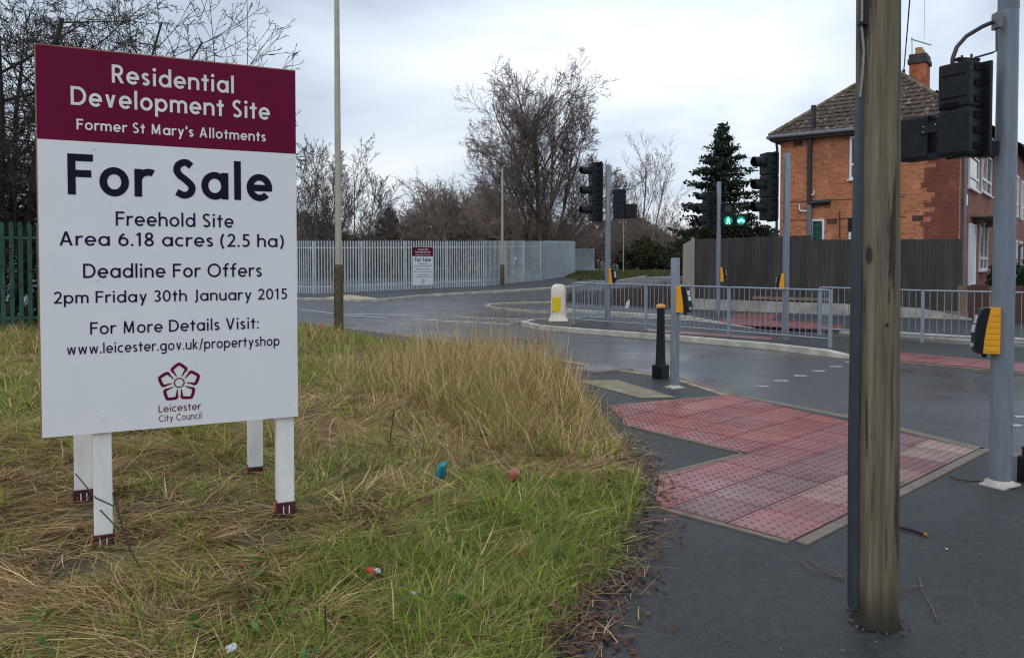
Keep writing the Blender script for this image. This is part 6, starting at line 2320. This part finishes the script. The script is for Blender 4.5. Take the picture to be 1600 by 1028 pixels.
q_ = sample(700, -3, 2, 2.3, 6.5, .05)
flat_leaves('fallen_leaves', 'brown dead leaves caught among the grass', [(a, b_, float(vz([a], [b_])[0]) + rs.uniform(.03, .07)) for a, b_ in q_[:240]], .020, (.07, .03, .02), (.24, .12, .07))
# debris on the asphalt
P_ = []
for i in range(160):
    q = G(rs.uniform(930, 1600), rs.uniform(800, 1027))
    if not inside(np.array([q.x]), np.array([q.y]), verge_poly)[0]:
        P_.append((q.x, q.y, .006))
flat_leaves('fallen_leaves', 'scattered leaf scraps on the dark footway', P_[:60], .008, (.10, .08, .06), (.28, .24, .19))
# straw washed onto the tactile paving's corner and the path
p = np.array([[(a.x + (b_.x - a.x) * t) + rs.normal(.05, .10), (a.y + (b_.y - a.y) * t) + rs.normal(0, .10)] for a, b_ in ((vedge[5], vedge[6]), (vedge[6], vedge[7]), (vedge[3], vedge[5]), (vedge[1], vedge[3])) for t in rs.uniform(0, 1, 150)])
blades('grass', 'straw strewn over the edge of the footway', p, rs.uniform(.06, .26, len(p)), rs.uniform(-PI, PI, len(p)), rs.uniform(1.35, 1.55, len(p)), rs.uniform(0, .2, len(p)), .0045 * rs.uniform(.5, 1.3, len(p)), palette(len(p), np.full(len(p), .93)), root_z=np.full(len(p), .012))
# green bank and dead bed across the road
def field_blades(name, label, poly, n, h, w, lo, hi, marg=.7):
    pl = [(v.x, v.y) for v in poly]
    xs_, ys_ = [a for a, _ in pl], [b_ for _, b_ in pl]
    x = rs.uniform(min(xs_), max(xs_), n); y = rs.uniform(min(ys_), max(ys_), n)
    k = inside(x, y, pl)
    p = np.stack([x[k], y[k]], 1)
    k = len(p)
    rz = np.array([gz(b_) for b_ in p[:, 1]]) - .05
    blades(name, label, p, rs.uniform(*h, k), rs.uniform(-PI, PI, k), rs.uniform(.1, .9, k), rs.uniform(.2, 1.2, k), w * rs.uniform(.6, 1.4, k), tints(rs, k, lo, hi), root_z=rz)
field_blades('grass', 'green grass bank at the foot of the ivy', pxs((883, 436), (900, 438), (960, 440), (1010, 431.5), (1068, 429.5), (1068, 426), (1000, 424), (890, 425)), 26000, (.12, .38), .05, (.065, .075, .024), (.15, .155, .045))
field_blades('grass', 'dull dead grass bed beside the side road behind the railing', pxs((884, 470), (1000, 483), (1080, 488), (1078, 462), (1040, 448), (990, 452), (890, 462)), 16000, (.25, .6), .022, (.060, .045, .034), (.135, .095, .068))

# ------------------------------------------------------------------ litter and small things
def crumple(name, label, cat, px, py, size, m, seed, z=.05, flat=.6):
    rnd = random.Random(seed)
    q = G(px, py, z)
    bm = bmesh.new()
    bmesh.ops.create_icosphere(bm, subdivisions=2, radius=1.0)
    for v in bm.verts:
        k = rnd.uniform(.55, 1.15)
        v.co = Vector((v.co.x * size[0] * k, v.co.y * size[1] * k, v.co.z * size[2] * k))
    me = bpy.data.meshes.new(name)
    bm.to_mesh(me); bm.free()
    me.materials.append(m)
    o = bpy.data.objects.new(name, me)
    COL.objects.link(o)
    o.location = q
    o.rotation_euler = (rnd.uniform(-.4, .4), rnd.uniform(-.4, .4), rnd.uniform(0, 6))
    return tag(o, label, cat)
teal = mat('teal_wrapper', (0.02, 0.22, 0.28), 0.35, 0.4, 20)
redp = mat('red_wrapper', (0.55, 0.02, 0.03), 0.3, 0.3, 15)
pink = mat('pink_wrapper', (0.45, 0.12, 0.10), 0.5, 0.3, 20)
foil = mat('pale_litter', (0.62, 0.66, 0.68), 0.4, 0.2, 20)
crumple('crisp_packet', 'crumpled teal wrapper lying in the grass', 'litter', 690, 737, (.05, .045, .095), teal, 1, .12)
crumple('wrapper', 'small bright red wrapper in the flattened grass', 'litter', 580, 893, (.034, .026, .020), redp, 2, .09)
crumple('paper_scrap', 'white paper scrap touching the red wrapper', 'litter', 588.5, 892, (.020, .016, .020), foil, 3, .09)
crumple('wrapper', 'dull pink wrapper half hidden in the grass', 'litter', 802, 741, (.055, .045, .045), pink, 4, .12)
crumple('foil_wrapper', 'crumpled silvery foil at the bottom of the grass', 'litter', 361, 1012, (.022, .018, .018), foil, 5, .10)
crumple('paper_scrap', 'pale blue paper scrap in green grass', 'litter', 646, 926, (.012, .010, .007), mat('pale_blue', (.35, .5, .55), .6, .2), 6, .09)
crumple('paper_scrap', 'white paper scrap caught behind the island railing', 'litter', 981, 476, (.10, .08, .22), foil, 7, .15)
crumple('paper_scrap', 'tiny white scrap on the dark footway by the wooden pole', 'litter', 1479, 857, (.012, .008, .004), foil, 8, .004)
def twig(name, label, pts, r, m, z=.01):
    mb = MB()
    for line_ in pts:
        mb.tube([G(a, b_, zz) for a, b_, zz in line_], r, 5)
    o = mb.build(name, m)
    return tag(o, label, 'twig')
M['twig'] = mat('twig_dry', (.16, .12, .07), .8, .4, 30)
M['twigdark'] = mat('twig_dark', (.03, .02, .018), .8, .4, 30)
M['stickred'] = mat('stick_red', (.45, .13, .06), .6, .3, 20)
twig('broken_stick', 'short dark stick with an orange broken end right of the wooden pole', [[(1402, 822, .012), (1426, 828, .012), (1444, 834, .012)]], .009, M['twigdark'])
mb = MB(); a_ = G(1444, 834, .012); b_ = G(1449, 835.5, .012); mb.tube([a_, b_], .0095, 7)
tag(mb.build('broken_stick', M['rust']), 'bright orange splinter at the end of the short dark stick', 'twig')
twig('twig', 'pair of dry twigs left of the wooden pole', [[(1251, 876, .01), (1262, 886, .02), (1285, 893, .015), (1318, 904, .008)], [(1262, 873, .01), (1282, 884, .02), (1306, 893, .02), (1319, 906, .01)]], .0035, M['twig'])
twig('twig', 'thin pale forked twig right of the wooden pole foot', [[(1400, 919, .008), (1424, 916.5, .012), (1446, 914, .008)], [(1436, 900, .008), (1440, 920, .015), (1457, 950, .012), (1466, 973, .006)]], .0025, M['twig'])
twig('twig', 'dark twig lying before the thick grey pole', [[(1483, 744, .006), (1500, 750, .01), (1535, 752, .006)]], .004, M['twigdark'])
twig('bramble_stem', 'thin dark bramble stem crossing the left front leg of the sign', [[(118, 740, .32), (150, 778, .30), (177, 790, .30)], [(150, 790, .22), (185, 826, .22)], [(176, 770, .32), (200, 850, .16), (228, 905, .03)]], .004, M['twigdark'])
twig('bramble_stem', 'upright dark stem at the bottom edge of the grass', [[(510, 1030, .0), (509, 990, .10), (508, 945, .22)]], .003, M['twigdark'])
twig('bramble_stem', 'dark leaning stem in the grass right of the sign', [[(608, 700, .02), (612, 670, .3), (616, 640, .55)]], .004, M['twigdark'])
pk = G(509, 522)
mb = MB()
pa, pb = AT(499, 507, pk.y - .3), AT(509.5, 524, pk.y - .3)
mb.tube([pb - Vector((0, 0, .1)), pb, pa], [.055, .055, .05], 8)
tag(mb.build('broken_marker', M['stickred']), 'leaning orange-red marker stub beside the cream lamp post', 'marker')

# repeats share a group
GROUPS = {'push button': 'push buttons on the crossing poles', 'traffic signal': 'black traffic signal heads', 'crossing signal': 'crossing signal heads', 'pole': 'grey signal poles of the crossing',
          'lamp post': 'lamp posts', 'railing': 'grey guard rails on the island', 'bollard': 'bollards', 'litter': 'litter in the grass', 'twig': 'loose twigs and stems', 'sign': 'sale signs',
          'tree': 'trees round the junction', 'fence': 'fences round the junction', 'house': 'brick houses', 'wire': 'overhead wires', 'shrub': 'evergreen shrubs'}
for o in S.objects:
    if o.parent is None and o.get('category') in GROUPS and not o.get('kind') and not o.get('group'):
        o['group'] = GROUPS[o['category']]
